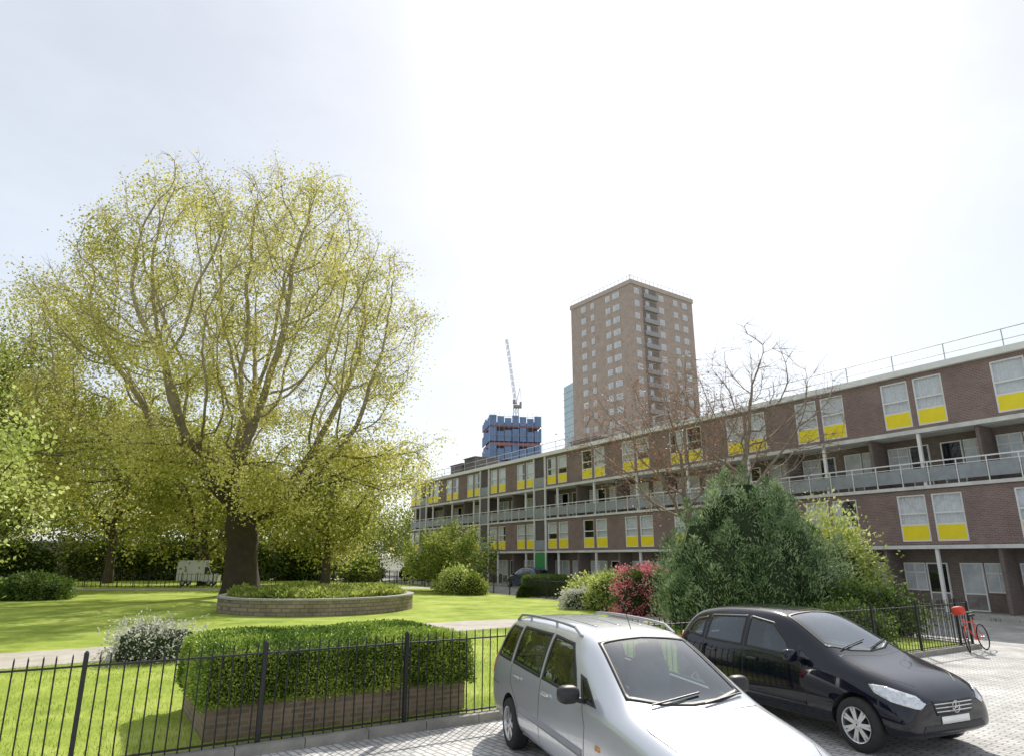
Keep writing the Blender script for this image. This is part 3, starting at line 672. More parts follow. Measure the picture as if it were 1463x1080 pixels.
# ------------------------------------------------------------------ tower block
tw=empty('tower_block',(25.4,130,0),math.atan2(12,16.7),label='tall brown brick tower block with pale windows behind the flats',cat='tower block')
W=20; D=19.5; Ht=60
MB().box(0,W,0,D,0,Ht-1.0).obj('wall',M['brick_tower'],parent=tw)
MB().box(-.2,W+.2,-.2,D+.2,Ht-1,Ht).obj('parapet',pm('tower_cap',(.53,.45,.38),(.46,.39,.33),.5),parent=tw)
MB().box(5,9,5,10,Ht+.01,Ht+2.2).obj('lift_housing',M['brick_tower'],parent=tw)
rt=MB()
for i in range(17): rt.tube((i*W/16,0.2,Ht),(i*W/16,.2,Ht+1.1),.04,.04,4)
for i in range(17): rt.tube((0.2,i*D/16,Ht),(.2,i*D/16,Ht+1.1),.04,.04,4)
rt.tube((0,.2,Ht+1.1),(W,.2,Ht+1.1),.04,.04,4).tube((.2,0,Ht+1.1),(.2,D,Ht+1.1),.04,.04,4); rt.tube((6,6,Ht),(6,6,Ht+5),.06,.04,4)
rt.obj('roof_railing',M['grey_metal'],parent=tw)
wm=MB().box(0,1,-.08,-.01,0,1,0).box(.08,.92,-.1,-.08,.08,.92,1).mesh('window',[M['white'],M['glass_far']])
wl=MB().box(-.08,-.01,0,1,0,1,0).box(-.1,-.08,.08,.92,.08,.92,1).mesh('window',[M['white'],M['glass_far']])
cnt=0; rest=MB()
for st_ in range(20,7,-1):
    z=st_*2.82+.6
    for y,w_ in ((3.6,1.9),(6.4,1.4),(11.6,1.0),(14.4,1.4)):
        if cnt<99: o=mobj('window',wl,(0,y,z),parent=tw); o.scale=(1,w_,1.3); cnt+=1
        else: rest.box(-.1,-.01,y,y+w_,z,z+1.3)
    for x,w_ in ((1.0,1.3),(8.6,1.5),(13.4,1.3),(16.4,1.5)):
        if cnt<99: o=mobj('window',wm,(x,0,z),parent=tw); o.scale=(w_,1,1.3); cnt+=1
        else: rest.box(x,x+w_,-.1,-.01,z,z+1.3)
rest.obj('window',M['glass_far'],parent=tw,kind='stuff')
bl=MB()
for st_ in range(4,21):
    z=st_*2.82
    bl.box(3.4,7.8,-.6,-.02,z+.05,z+.2,0); bl.box(3.4,7.8,-.6,-.54,z+.2,z+1.1,1); bl.box(3.45,7.75,-.06,-.03,z+1.2,z+2.5,2); bl.box(4.3,5.4,-.09,-.06,z+1.1,z+2.4,3)
bl.obj('balcony_stack',[M['conc'],pm('tower_balcony_panel',(.42,.40,.40),(.36,.34,.34),.6,.8),pm('tower_recess_shade',(.20,.17,.15),(.27,.23,.21),.6,.8),M['glass_far']],parent=tw)  # dark flat panel behind each balcony paints the shade of its recess
t=empty('glass_tower',(33.8,300,0),R(20),label='slim pale blue glass tower far behind',cat='tower block')
MB().box(-7,7,-7,7,0,81).obj('wall',M['teal'],parent=t)
g=MB()
for i in range(25): g.box(-7.2,7.2,-7.2,7.2,i*3.2+1,i*3.2+1.35)
g.obj('floor_band',M['white_conc'],parent=t)
cb=empty('construction_tower',(-.4,250,0),R(12),label='unfinished tower wrapped in blue netting with red formwork',cat='construction site')
MB().box(-8.6,8.6,-7.6,7.6,0,51.5,0).obj('concrete_core',M['dark'],parent=cb)
g=MB()
for i in range(15): g.box(-9.4,9.4,-8.4,8.4,i*3.5+.5,i*3.5+1.9)
g.obj('floor_slab',M['redslab'],parent=cb)
g=MB()
for i in range(7):
    zs=[(6,30),(30.6,36.6),(37.4,43.2-(i*5%3)*.9),(44.2,49.4-(i*7%4)*.5),(50.2,54-(i%3)*.5)]
    for (za,zb_) in zs:
        g.box(-9.9+i*2.85,-7.35+i*2.85,-8.9,-8.6,za,zb_)
        if i<6: g.box(-9.9,-9.6,-8.5+i*2.85,-6.05+i*2.85,za,zb_); g.box(9.6,9.9,-8.5+i*2.85,-6.05+i*2.85,za,zb_)
g.obj('safety_netting',M['blue_net'],parent=cb)
g=MB()
for i in range(12): g.tube((-10+i*1.82,-9.1,20),(-10+i*1.82,-9.1,55),.06,.06,4)
for i in range(10): g.tube((-10,-9.1,22+i*3.5),(10,-9.1,22+i*3.5),.06,.06,4)
g.obj('scaffold',M['grey_metal'],parent=cb)
cr=empty('tower_crane',(1.5,246,0),0,label='luffing tower crane rising above the construction site',cat='crane')
def lattice(mb,p0,p1,w,seg,r):
    p0=Vector(p0);p1=Vector(p1);d=(p1-p0).normalized();a=d.orthogonal().normalized();b=d.cross(a)
    cs=[a*w+b*w,a*w-b*w,-a*w-b*w,-a*w+b*w]
    for c in cs: mb.tube(p0+c,p1+c,r,r,4)
    n=int((p1-p0).length/seg)
    for i in range(n):
        q=p0+(p1-p0)*(i/n); q2=p0+(p1-p0)*((i+1)/n)
        for k in range(4): mb.tube(q+cs[k],q2+cs[(k+1)%4],r*.6,r*.6,3)
mb=MB(); lattice(mb,(0,0,0),(0,0,58),.7,2.5,.13); mb.obj('mast',M['crane'],parent=cr)
mb=MB(); lattice(mb,(0,0,59.2),(-3.7,-2,85),.36,2.2,.08); mb.obj('jib',M['crane'],parent=cr)
mb=MB(); mb.box(-1.0,2.2,-1.0,1.0,58,59.0).box(1.4,2.2,-.9,.9,59.0,60.2).tube((0,0,59.2),(1.6,0,66),.12,.12,4).tube((1.6,0,66),(-3.6,-2,84.5),.04,.04,4).tube((1.6,0,66),(2.1,0,60),.07,.07,4); mb.box(-1.2,-.2,-2.2,-1.01,59.2,60.8); mb.obj('counterweight_deck',M['crane'],parent=cr)

# ------------------------------------------------------------------ cars
def eval_mesh(o):
    bpy.context.view_layer.update(); dg=bpy.context.evaluated_depsgraph_get(); return bpy.data.meshes.new_from_object(o.evaluated_get(dg))
def body_mesh(ST,wheels,Rw,spec):
    rings=[]
    for (x,zb,ws,wm_,zbl,wb,zt,wt) in ST:
        hp=[(0,zb),(ws*.75,zb),(ws,zb+.04),(wm_*.995,zb+.2*(zbl-zb)),(wm_,zb+.55*(zbl-zb)),(wm_*.35+wb*.65,zbl-.10*(zbl-zb)-.01),(wb,zbl+.01),(wt+(wb-wt)*.13,zbl+.86*(zt-zbl)),(wt*.80,zt-.10*(zt-zbl)*.35),(wt*.4,zt-.002),(0,zt)]
        ring=[(x,y,z) for y,z in hp]+[(x,-y,z) for y,z in hp[-2:0:-1]]
        rings.append(ring)
    v=[];f=[];n=len(rings[0])
    for r_ in rings: v+=r_
    for i in range(len(rings)-1):
        for j in range(n):
            a=i*n+j;b=i*n+(j+1)%n; f.append((a,b,b+n,a+n))
    for base,rev in((0,True),((len(rings)-1)*n,False)):
        h=n//2
        for j in range(h):
            q=[base+j,base+j+1,base+(n-j-1)%n,base+(n-j)%n]
            q=list(dict.fromkeys(q))
            if len(q)>=3: f.append(tuple(q if rev else q[::-1]))
    me=bpy.data.meshes.new('cage'); me.from_pydata(v,[],f)
    bm=bmesh.new(); bm.from_mesh(me); bmesh.ops.recalc_face_normals(bm,faces=bm.faces); bm.to_mesh(me); bm.free()
    o=bpy.data.objects.new('cage',me); COL.objects.link(o); s=o.modifiers.new('s','SUBSURF'); s.levels=3; s.render_levels=3
    full=eval_mesh(o); bm=bmesh.new(); bm.from_mesh(full); bvh=BVHTree.FromBMesh(bm); bm.free()
    cutters=[]
    cut=MB(); xr=spec.get('xr',1)
    for wx in wheels:
        for sg in(-1,1):
            y0,y1=sorted((sg*.55,sg*1.3)); k=len(cut.v); cut.tube((0,y0,Rw),(0,y1,Rw),Rw+.055,Rw+.055,48)
            cut.v[k:]=[(wx+p[0]*xr,p[1],p[2]) for p in cut.v[k:]]
    cutters.append(cut.mesh('c',[],fix=True))
    cab=MB(); st=[q for q in ST if spec['cab'][0]<=q[0]<=spec['cab'][1]]; nn=None
    for (x,zb,ws,wm_,zbl,wb,zt,wt) in st:
        h=zt-zbl; hp=[(0,.48),(wb-.09,.48),(wb-.08,zbl),(wt-.05,zbl+.74*h),(wt*.62,zt-.06),(0,zt-.055)]
        rg=[(x+.04 if x<.5 else x,y,z) for y,z in hp]+[(x+.04 if x<.5 else x,-y,z) for y,z in hp[-2:0:-1]]; nn=len(rg); cab.v+=rg
    for i in range(len(st)-1):
        for j in range(nn): a=i*nn+j;b=i*nn+(j+1)%nn; cab.f.append((a,b,b+nn,a+nn)); cab.m.append(0)
    cab.f.append(tuple(range(nn))); cab.f.append(tuple(range((len(st)-1)*nn,len(st)*nn))); cab.m+=[0,0]
    cutters.append(cab.mesh('c',[],fix=True))
    wc=MB()
    for poly in spec['side']:
        wc.prism(poly,lambda p:(p[0],-1.3,p[1]),lambda p:(p[0],-.42,p[1])); wc.prism(poly,lambda p:(p[0],1.3,p[1]),lambda p:(p[0],.42,p[1]))
    cutters.append(wc.mesh('c',[],fix=True))
    wc=MB().prism(spec['ws'],lambda p:(p[0],p[1],spec['wz']),lambda p:(p[0],p[1],2.4)); cutters.append(wc.mesh('c',[],fix=True))
    wc=MB().prism(spec['rw'],lambda p:(-.6,p[0],p[1]),lambda p:(.62,p[0],p[1])); cutters.append(wc.mesh('c',[],fix=True))
    o2=bpy.data.objects.new('b',full); COL.objects.link(o2); cos=[]
    for cm in cutters:
        c=bpy.data.objects.new('cut',cm); COL.objects.link(c); cos.append(c)
        b=o2.modifiers.new('b','BOOLEAN'); b.operation='DIFFERENCE'; b.object=c; b.solver='EXACT'
    res=eval_mesh(o2)
    for ob in [o,o2]+cos: bpy.data.objects.remove(ob)
    return res,bvh
def decal(bvh,poly,phi,off=.004,thick=.012,grid=.05,top=False,mirror=False):
    bm=bmesh.new(); vs=[bm.verts.new((a,b,0)) for a,b in poly]; bm.faces.new(vs)
    xs=[p[0] for p in poly]; ys=[p[1] for p in poly]
    for lo,hi,no in((min(xs),max(xs),(1,0,0)),(min(ys),max(ys),(0,1,0))):
        k=math.floor(lo/grid)+1
        while k*grid<hi:
            co=(k*grid,0,0) if no[0] else (0,k*grid,0)
            bmesh.ops.bisect_plane(bm,geom=bm.verts[:]+bm.edges[:]+bm.faces[:],plane_co=co,plane_no=no); k+=1
    return project(bm,bvh,phi,off,thick,top,mirror)
def project(bm,bvh,phi,off,thick,top,mirror):
    out=Vector((math.cos(phi),math.sin(phi),0)); rt=Vector((-math.sin(phi),math.cos(phi),0))
    if top: out=Vector((0,0,1))
    nrm={}
    for v in bm.verts:
        a,b=v.co.x,v.co.y
        p=(Vector((a,b,6)) if top else rt*a+Vector((0,0,b))+out*8)
        h,nn,_,_=bvh.ray_cast(p,-out)
        if h is None:
            h,nn,_,_=bvh.find_nearest(p-out*7.3)
        v.co=h+nn*off; nrm[v]=nn
    bm.normal_update()
    s=sum(f.normal.dot(nrm[f.verts[0]]) for f in bm.faces)
    if s<0: bmesh.ops.reverse_faces(bm,faces=bm.faces)
    if mirror:
        for v in bm.verts: v.co.y*=-1
        bmesh.ops.reverse_faces(bm,faces=bm.faces)
    me=bpy.data.meshes.new('decal'); bm.to_mesh(me); bm.free()
    me.polygons.foreach_set('use_smooth',[True]*len(me.polygons))
    return me,thick
def add_decal(root,name,bvh,poly,phi,mat,off=.004,thick=.012,both=False,parent=None,**k):
    o0=None
    for mi in ((False,True) if both else (False,)):
        me,t=decal(bvh,poly,phi,off,thick,mirror=mi,**k); me.materials.append(mat)
        o=mobj(name,me,parent=parent or root)
        if thick>0: s=o.modifiers.new('s','SOLIDIFY'); s.thickness=t; s.offset=-1
        o0=o0 or o
    return o0
def add_ring(root,name,bvh,poly,phi,mat,win=.022,wout=.012,off=.003,thick=.01,both=False,top=False):
    P=[Vector(p) for p in poly]; n=len(P)
    area=sum(P[i].x*P[(i+1)%n].y-P[(i+1)%n].x*P[i].y for i in range(n)); sg=1 if area>0 else -1
    def offs(d):
        o=[]
        for i in range(n):
            e0=(P[i]-P[i-1]).normalized(); e1=(P[(i+1)%n]-P[i]).normalized()
            n0=Vector((e0.y,-e0.x))*sg; n1=Vector((e1.y,-e1.x))*sg; b=(n0+n1); b=b/max(b.length,1e-5); k=1/max(.45,b.dot(n0)); o.append(P[i]+b*d*k)
        return o
    A=offs(wout);B=offs(-win)
    for mi in ((False,True) if both else (False,)):
        bm=bmesh.new()
        for i in range(n):
            j=(i+1)%n; L=(P[j]-P[i]).length; m_=max(1,int(L/.05)); prev=None
            for q in range(m_+1):
                t=q/m_; a=bm.verts.new((*(A[i].lerp(A[j],t)),0)); b=bm.verts.new((*(B[i].lerp(B[j],t)),0))
                if prev: bm.faces.new((prev[0],a,b,prev[1]))
                prev=(a,b)
        bmesh.ops.remove_doubles(bm,verts=bm.verts,dist=.0005)
        me,t=project(bm,bvh,phi,off,thick,top,mi); me.materials.append(mat)
        o=mobj(name,me,parent=root); s=o.modifiers.new('s','SOLIDIFY'); s.thickness=t; s.offset=-1
def strip_poly(pts,w):
    P=[Vector(p) for p in pts]; A=[];B=[]
    for i,p in enumerate(P):
        d=(P[min(i+1,len(P)-1)]-P[max(i-1,0)]).normalized(); n=Vector((-d.y,d.x)); A.append(tuple(p+n*w/2)); B.append(tuple(p-n*w/2))
    return A+B[::-1]
def wheel_meshes(Rw,spokes,twin,w=.20):
    ty=MB().lathe([(Rw*.64,-w/2+.01),(Rw*.72,-w/2-.004),(Rw*.93,-w/2+.004),(Rw*.985,-w/2+.03),(Rw,-w/2+.06),(Rw,w/2-.06),(Rw*.985,w/2-.03),(Rw*.93,w/2-.004),(Rw*.72,w/2+.004),(Rw*.64,w/2-.01)],48,'y').mesh('tyre',[M['tyre']],True)
    rm=MB(); ro=Rw*.66
    rm.lathe([(ro,-w/2-.004),(ro*.94,-w/2+.0),(ro*.9,-w/2+.03),(ro*.88,w/2)],48,'y',0)
    rm.lathe([(ro*.9,.02),(.01,.02)],32,'y',1)
    rm.lathe([(.01,-w/2+.005),(.05,-w/2+.008),(.065,-w/2+.03),(.065,.02)],20,'y',0)
    for i in range(spokes):
        for dd in ((-.13,.13) if twin else (0,)):
            t=2*math.pi*i/spokes+dd*.9
            r0,r1=.045,ro*.93; hw0=.018 if twin else .026; hw1=.015 if twin else .034
            c,s=math.cos(t),math.sin(t)
            k=len(rm.v)
            for (r_,hw,y) in((r0,hw0,-w/2+.015),(r1,hw1,-w/2+.012)):
                for sg,dy in((-1,0),(1,0),(1,.03),(-1,.03)): rm.v.append((r_*c-sg*hw*s,y+dy,r_*s+sg*hw*c))
            rm.f+=[(k,k+1,k+5,k+4),(k+1,k+2,k+6,k+5),(k+2,k+3,k+7,k+6),(k+3,k,k+4,k+7)]; rm.m+=[0]*4
    rm=rm.mesh('rim',[M['rim'],M['brake']])
    return ty,rm
def ellipsoid(mb,c,r,n=14,m=0,sq=2.6):
    i=len(mb.v); k=n//2
    def sp(x): return math.copysign(abs(x)**(2/sq),x)
    for a in range(k+1):
        th=math.pi*a/k-math.pi/2
        for b in range(n):
            ph=2*math.pi*b/n; mb.v.append((c[0]+r[0]*sp(math.cos(th))*sp(math.cos(ph)),c[1]+r[1]*sp(math.cos(th))*sp(math.sin(ph)),c[2]+r[2]*sp(math.sin(th))))
    for a in range(k):
        for b in range(n): mb.f.append((i+a*n+b,i+a*n+(b+1)%n,i+(a+1)*n+(b+1)%n,i+(a+1)*n+b)); mb.m.append(m)
def build_car(name,loc,rz,ST,wheels,Rw,paint,label,track,spec,scale):
    root=empty(name,loc,rz,label=label,cat='car',group='cars parked beside the garden'); root.scale=scale
    spec['xr']=scale[2]/scale[0]
    me,bvh=body_mesh(ST,wheels,Rw,spec)
    me.materials.clear(); me.materials.append(paint); me.materials.append(M['plastic']); me.materials.append(M['cabin'])
    mi=[]
    for p in me.polygons:
        c=p.center; q=0
        d=bvh.find_nearest(c)[3]
        if d is None or d>.004: q=2 if c.z>.47 and abs(c.y)<.78 and .2<c.x<3.4 else 1
        if c.z<ST[4][1]+.03: q=1
        mi.append(q)
    me.polygons.foreach_set('material_index',mi); me.polygons.foreach_set('use_smooth',[True]*len(mi))
    try: me.set_sharp_from_angle(angle=R(38))
    except Exception: pass
    mobj('body',me,parent=root)
    ty,rm=wheel_meshes(Rw,spec['spokes'],spec['twin'])
    for wx in wheels:
        for sg in(-1,1):
            w=empty('wheel',(wx,sg*track,Rw),0 if sg<0 else math.pi,parent=root); w.scale=(scale[2]/scale[0],1,1); mobj('tyre',ty,parent=w); mobj('rim',rm,parent=w)
    rs=R(-90)
    def shp(poly,k):
        cx=sum(p[0] for p in poly)/len(poly); cy=sum(p[1] for p in poly)/len(poly)
        return [(p[0]+(k if p[0]>cx else -k),p[1]+(k if p[1]>cy else -k)) for p in poly]
    for i,poly in enumerate(spec['side']):
        add_ring(root,'window_seal',bvh,poly,rs,M['plastic'],both=True)
        add_decal(root,'side_window',bvh,poly,rs,spec['sideglass'][i],-.004,0,both=True)
    add_ring(root,'windscreen_seal',bvh,spec['ws'],0,M['plastic'],win=.035,top=True)
    add_decal(root,'windscreen',bvh,spec['ws'],0,M['clear'],-.002,0,top=True)
    add_ring(root,'window_seal',bvh,spec['rw'],R(180),M['plastic'])
    add_decal(root,'rear_window',bvh,spec['rw'],R(180),M['tinted'],-.002,0)
    for (sx_,ys) in spec['seats']:
        for y in ys:
            sb=MB(); ellipsoid(sb,(sx_,y,.66),(.27,.25,.13),16,0,4); ellipsoid(sb,(sx_-.27,y,.95),(.09,.24,.34),16,0,4); ellipsoid(sb,(sx_-.33,y,1.33),(.05,.13,.09),12,0,3)
            sb.obj('seat',M['seatfab'],parent=root,smooth=True)
    dx=spec['dash']; db=MB(); ellipsoid(db,(dx,0,.84),(.26,.70,.17),20,0,5); db.obj('dashboard',M['cabin'],parent=root,smooth=True)
    stw=MB(); N=20; cx,cy,cz=dx-.36,-.36,.97
    for i in range(N):
        a=2*math.pi*i/N;b=2*math.pi*(i+1)/N
        f_=lambda t:(cx-.08*math.sin(t)*1.0,cy+.18*math.cos(t),cz+.16*math.sin(t)); stw.tube(f_(a),f_(b),.014,.014,6)
    stw.tube((cx,cy-.17,cz),(cx,cy+.17,cz),.018,.018,6).tube((cx,cy,cz),(cx+.25,cy,cz-.1),.03,.03,6); stw.obj('steering_wheel',M['plastic'],parent=root)
    for p in spec['seams']: add_decal(root,'door_seam',bvh,strip_poly(p,.009),rs,M['plastic'],.0012,.003,both=True)
    for p in spec['topseams']: add_decal(root,'bonnet_seam',bvh,strip_poly(p,.009),0,M['plastic'],.0012,.003,top=True)
    for (x,z) in spec['handles']:
        add_decal(root,'door_handle',bvh,[(x-.09,z-.014),(x+.09,z-.014),(x+.1,z),(x+.09,z+.016),(x-.09,z+.016),(x-.1,z)],rs,spec['hmat'],.03,.028,both=True)
    for p,mt,o_ in spec['strips']: add_decal(root,'side_moulding',bvh,p,rs,mt,o_,o_+.006,both=True)
    for p,phi in spec['head']:
        add_decal(root,'headlight_surround',bvh,shp(p,.008),phi,M['plastic'],.002,.006,both=True)
        add_decal(root,'headlight',bvh,p,phi,M['lens'],.006,.008,both=True)
    for p,phi in spec['tail']: add_decal(root,'tail_light',bvh,p,phi,M['redlens'],.006,.01,both=True)
    for nm,p,mt,of in spec['front']: add_decal(root,nm,bvh,p,0,mt,of,.01)
    mx,my,mz=spec['mirror']
    for sg in(-1,1):
        m_=MB(); ellipsoid(m_,(mx,sg*my,mz),(.07,.11,.085),16,0,3); m_.tube((mx+.02,sg*(my-.18),mz-.07),(mx+.01,sg*(my-.04),mz-.04),.03,.025,8,1)
        o=m_.obj('wing_mirror',[spec['mmat'],M['plastic']],parent=root,smooth=True)
    return root,bvh

ST=[(0.00,.38,.62,.70,.80,.66,.88,.50),
(.05,.30,.72,.80,.95,.76,1.05,.60),
(.13,.25,.76,.835,.99,.79,1.28,.62),
(.26,.23,.78,.845,1.0,.81,1.53,.61),
(.45,.22,.79,.85,1.0,.815,1.60,.61),
(1.0,.21,.79,.85,1.0,.82,1.635,.62),
(1.8,.21,.79,.85,.985,.82,1.645,.62),
(2.4,.21,.79,.85,.975,.82,1.62,.61),
(2.66,.21,.79,.85,.97,.82,1.565,.60),
(2.95,.21,.79,.85,.96,.82,1.39,.62),
(3.25,.21,.79,.85,.95,.815,1.19,.66),
(3.47,.21,.79,.848,.93,.80,1.04,.69),
(3.75,.21,.78,.84,.89,.78,.985,.67),
(4.10,.22,.77,.83,.82,.76,.92,.63),
(4.33,.24,.74,.80,.75,.72,.84,.59),
(4.46,.27,.70,.75,.67,.66,.75,.54),
(4.53,.33,.62,.66,.58,.58,.66,.48)]
spec=dict(spokes=7,twin=False,cab=(.25,3.3),wz=.97,dash=3.05,seats=[(1.05,(-.36,.36)),(1.45,(-.36,.36)),(2.45,(-.36,.36))],sideglass=[M['tinted'],M['sideclear'],M['sideclear'],M['sideclear']],
 side=[[(.30,1.06),(.80,1.05),(.84,1.46),(.46,1.47),(.34,1.30)],[(.90,1.05),(1.78,1.03),(1.80,1.50),(.93,1.49)],[(1.86,1.03),(2.74,1.01),(2.56,1.25),(2.36,1.47),(1.88,1.50)],[(2.84,1.01),(3.10,1.00),(2.80,1.19),(2.70,1.21)]],
 ws=[(2.66,-.50),(3.34,-.60),(3.44,-.3),(3.47,0),(3.44,.3),(3.34,.60),(2.66,.50),(2.62,0)],
 rw=[(-.58,1.08),(.58,1.08),(.50,1.42),(-.50,1.42)],
 seams=[[(.87,1.02),(.88,.80),(1.12,.60),(1.22,.28)],[(1.83,1.02),(1.82,.28)],[(2.86,.98),(2.95,.8),(2.93,.28)],[(1.22,.28),(2.93,.28)],[(.06,.72),(.45,.70)],[(4.0,.55),(4.36,.52)]],
 topseams=[[(3.50,-.62),(3.8,-.66),(4.1,-.62),(4.36,-.5)],[(3.50,.62),(3.8,.66),(4.1,.62),(4.36,.5)],[(4.36,-.5),(4.42,0),(4.36,.5)],[(3.52,-.62),(3.60,0),(3.52,.62)]],
 handles=[(1.12,.90),(2.02,.89)],hmat=M['paint_silver'],
 strips=[([(1.2,.52),(2.9,.51),(2.9,.58),(1.22,.59)],M['greyplastic'],.012),([(1.2,.22),(3.2,.22),(3.2,.28),(1.2,.28)],M['greyplastic'],.008)],
 head=[([(2.08,.62),(2.48,.58),(2.50,.72),(2.10,.78)],R(-40))],
 tail=[([(.28,.80),(.42,.80),(.52,1.10),(.36,1.10)],R(-110))],
 front=[('grille',[(-.32,.60),(.32,.60),(.34,.68),(-.34,.68)],M['plastic'],.006),('air_intake',[(-.45,.36),(.45,.36),(.45,.46),(-.45,.46)],M['plastic'],.006)],
 mirror=(2.88,.96,1.08),mmat=M['plastic'])
HW=R(-73); SW=(1.25,1.07,1.04)
def place_car(rear_wheel_xy,rz,wx,tr,sc):
    d=Vector((math.cos(rz),math.sin(rz))); l=Vector((-d.y,d.x)); p=Vector(rear_wheel_xy)-d*wx*sc[0]+l*tr*sc[1]; return (p.x,p.y,.006)
cA,bv=build_car('silver_people_carrier',place_car((-.02,9.86),HW,.87,.83,SW),HW,ST,(.87,3.60),.305,M['paint_silver'],'silver people carrier with roof rails parked beside the railings',.76,spec,SW)
for sg in(-1,1):
    rl=MB(); pts=[]
    for i in range(13):
        x=.45+i*(1.95/12); h=bv.ray_cast(Vector((x,sg*.56,3)),Vector((0,0,-1)))[0]; up_=.06 if 0<i<12 else 0
        pts.append((x,sg*.56,h.z+up_+.008))
    rl.path(pts,.018,8); 
    for i in (3,8): rl.tube((pts[i][0],pts[i][1],pts[i][2]-.07),pts[i],.016,.016,6)
    rl.obj('roof_rail',M['grey_metal'],parent=cA)
for yy in(-.28,0,.28): add_decal(cA,'roof_rib',bv,[(.7,yy-.012),(2.2,yy-.012),(2.2,yy+.012),(.7,yy+.012)],0,M['paint_silver'],.008,.01,top=True)
add_decal(cA,'side_repeater',bv,[(3.18,.66),(3.26,.66),(3.26,.70),(3.18,.70)],R(-90),M['amber'],.008,.01,both=True)
def wiper(root,bv,a,b):
    m_=MB(); pts=[]
    for i in range(6):
        t=i/5; x=a[0]+(b[0]-a[0])*t; y=a[1]+(b[1]-a[1])*t; h=bv.ray_cast(Vector((x,y,3)),Vector((0,0,-1)))[0]; pts.append((x,y,h.z+.022))
    m_.path(pts,.009,6); m_.obj('wiper',M['plastic'],parent=root)
wiper(cA,bv,(3.46,-.42),(3.36,.14)); wiper(cA,bv,(3.49,.10),(3.38,.58))
m_=MB(); m_.tube((2.45,0,1.60),(2.25,0,1.95),.004,.003,5); m_.obj('aerial',M['plastic'],parent=cA)

ST2=[(0.00,.40,.60,.68,.72,.64,.80,.48),
(.05,.32,.74,.82,.88,.78,.98,.60),
(.14,.26,.79,.865,.97,.81,1.14,.64),
(.32,.23,.81,.88,1.02,.83,1.40,.63),
(.58,.21,.82,.888,1.02,.835,1.53,.62),
(1.2,.20,.82,.888,1.01,.84,1.60,.63),
(1.9,.20,.82,.888,.99,.84,1.60,.63),
(2.32,.20,.82,.888,.98,.84,1.56,.62),
(2.62,.20,.82,.888,.97,.84,1.43,.62),
(2.95,.20,.82,.888,.95,.835,1.25,.65),
(3.27,.20,.82,.886,.93,.82,1.07,.69),
(3.55,.20,.81,.88,.89,.80,.98,.68),
(3.85,.21,.80,.87,.82,.78,.90,.64),
(4.06,.22,.78,.84,.75,.75,.82,.60),
(4.19,.24,.74,.79,.67,.69,.74,.54),
(4.27,.30,.66,.69,.58,.60,.65,.48)]
spec2=dict(spokes=7,twin=True,cab=(.3,3.0),wz=.97,dash=2.8,seats=[(1.25,(-.36,.36)),(2.2,(-.36,.36))],sideglass=[M['tinted'],M['tinted'],M['sideclear'],M['sideclear']],
 side=[[(.40,1.12),(.78,1.07),(.80,1.38),(.58,1.34),(.46,1.25)],[(.85,1.06),(1.66,1.04),(1.68,1.46),(.90,1.42)],[(1.73,1.04),(2.62,1.00),(2.48,1.18),(2.20,1.40),(1.75,1.46)],[(2.71,1.00),(2.96,.98),(2.70,1.13)]],
 ws=[(2.34,-.52),(3.06,-.63),(3.20,-.35),(3.25,0),(3.20,.35),(3.06,.63),(2.34,.52),(2.29,0)],
 rw=[(-.58,1.08),(.58,1.08),(.48,1.36),(-.48,1.36)],
 seams=[[(.82,1.04),(.83,.82),(1.05,.62),(1.12,.30)],[(1.70,1.02),(1.68,.26)],[(2.74,.98),(2.86,.75),(2.84,.26)],[(1.12,.28),(2.84,.26)],[(3.98,.52),(4.12,.48)]],
 topseams=[[(3.25,-.64),(3.6,-.66),(3.9,-.58),(4.08,-.40)],[(3.25,.64),(3.6,.66),(3.9,.58),(4.08,.40)],[(3.26,-.64),(3.36,0),(3.26,.64)]],
 handles=[(1.02,.90),(1.90,.88)],hmat=M['paint_black'],
 strips=[([(1.12,.44),(2.84,.42),(2.84,.455),(1.12,.475)],M['paint_black'],.012),([(1.1,.21),(3.15,.21),(3.15,.27),(1.1,.27)],M['plastic'],.008)],
 head=[([(1.84,.72),(1.98,.65),(2.28,.58),(2.36,.64),(2.26,.72),(1.98,.80),(1.80,.81)],R(-40))],
 tail=[([(.28,.80),(.42,.80),(.54,1.06),(.38,1.12)],R(-110))],
 front=[('grille',[(-.33,.50),(.33,.50),(.38,.66),(-.38,.66)],M['plastic'],.006),('grille_bar',[(-.34,.578),(.34,.578),(.35,.590),(-.35,.590)],M['chrome'],.014),('grille_bar',[(-.33,.535),(.33,.535),(.335,.547),(-.335,.547)],M['chrome'],.014),('grille_bar',[(-.35,.62),(.35,.62),(.36,.632),(-.36,.632)],M['chrome'],.014),('air_intake',[(-.6,.32),(.6,.32),(.55,.40),(-.55,.40)],M['plastic'],.006),('number_plate',[(-.26,.405),(.26,.405),(.26,.485),(-.26,.485)],M['white'],.012)],
 mirror=(2.74,.99,1.03),mmat=M['paint_black'])
HB=R(-65); SB=(1.085,1.065,1.065)
cB,bv2=build_car('black_hatchback',place_car((3.30,12.5),HB,.70,.87,SB),HB,ST2,(.70,3.58),.315,M['paint_black'],'shiny black hatchback with alloy wheels parked beside silver car',.79,spec2,SB)
h=bv2.ray_cast(Vector((6,0,.585)),Vector((-1,0,0)))[0]
em=MB(); N=24
for i in range(N):
    a=2*math.pi*i/N;b=2*math.pi*(i+1)/N; em.tube((h.x+.03,.065*math.cos(a),.585+.065*math.sin(a)),(h.x+.03,.065*math.cos(b),.585+.065*math.sin(b)),.005,.005,5)
for a in(90,210,330): em.tube((h.x+.03,0,.585),(h.x+.03,.063*math.cos(R(a)),.585+.063*math.sin(R(a))),.008,.003,5)
em.obj('star_emblem',M['chrome'],parent=cB)
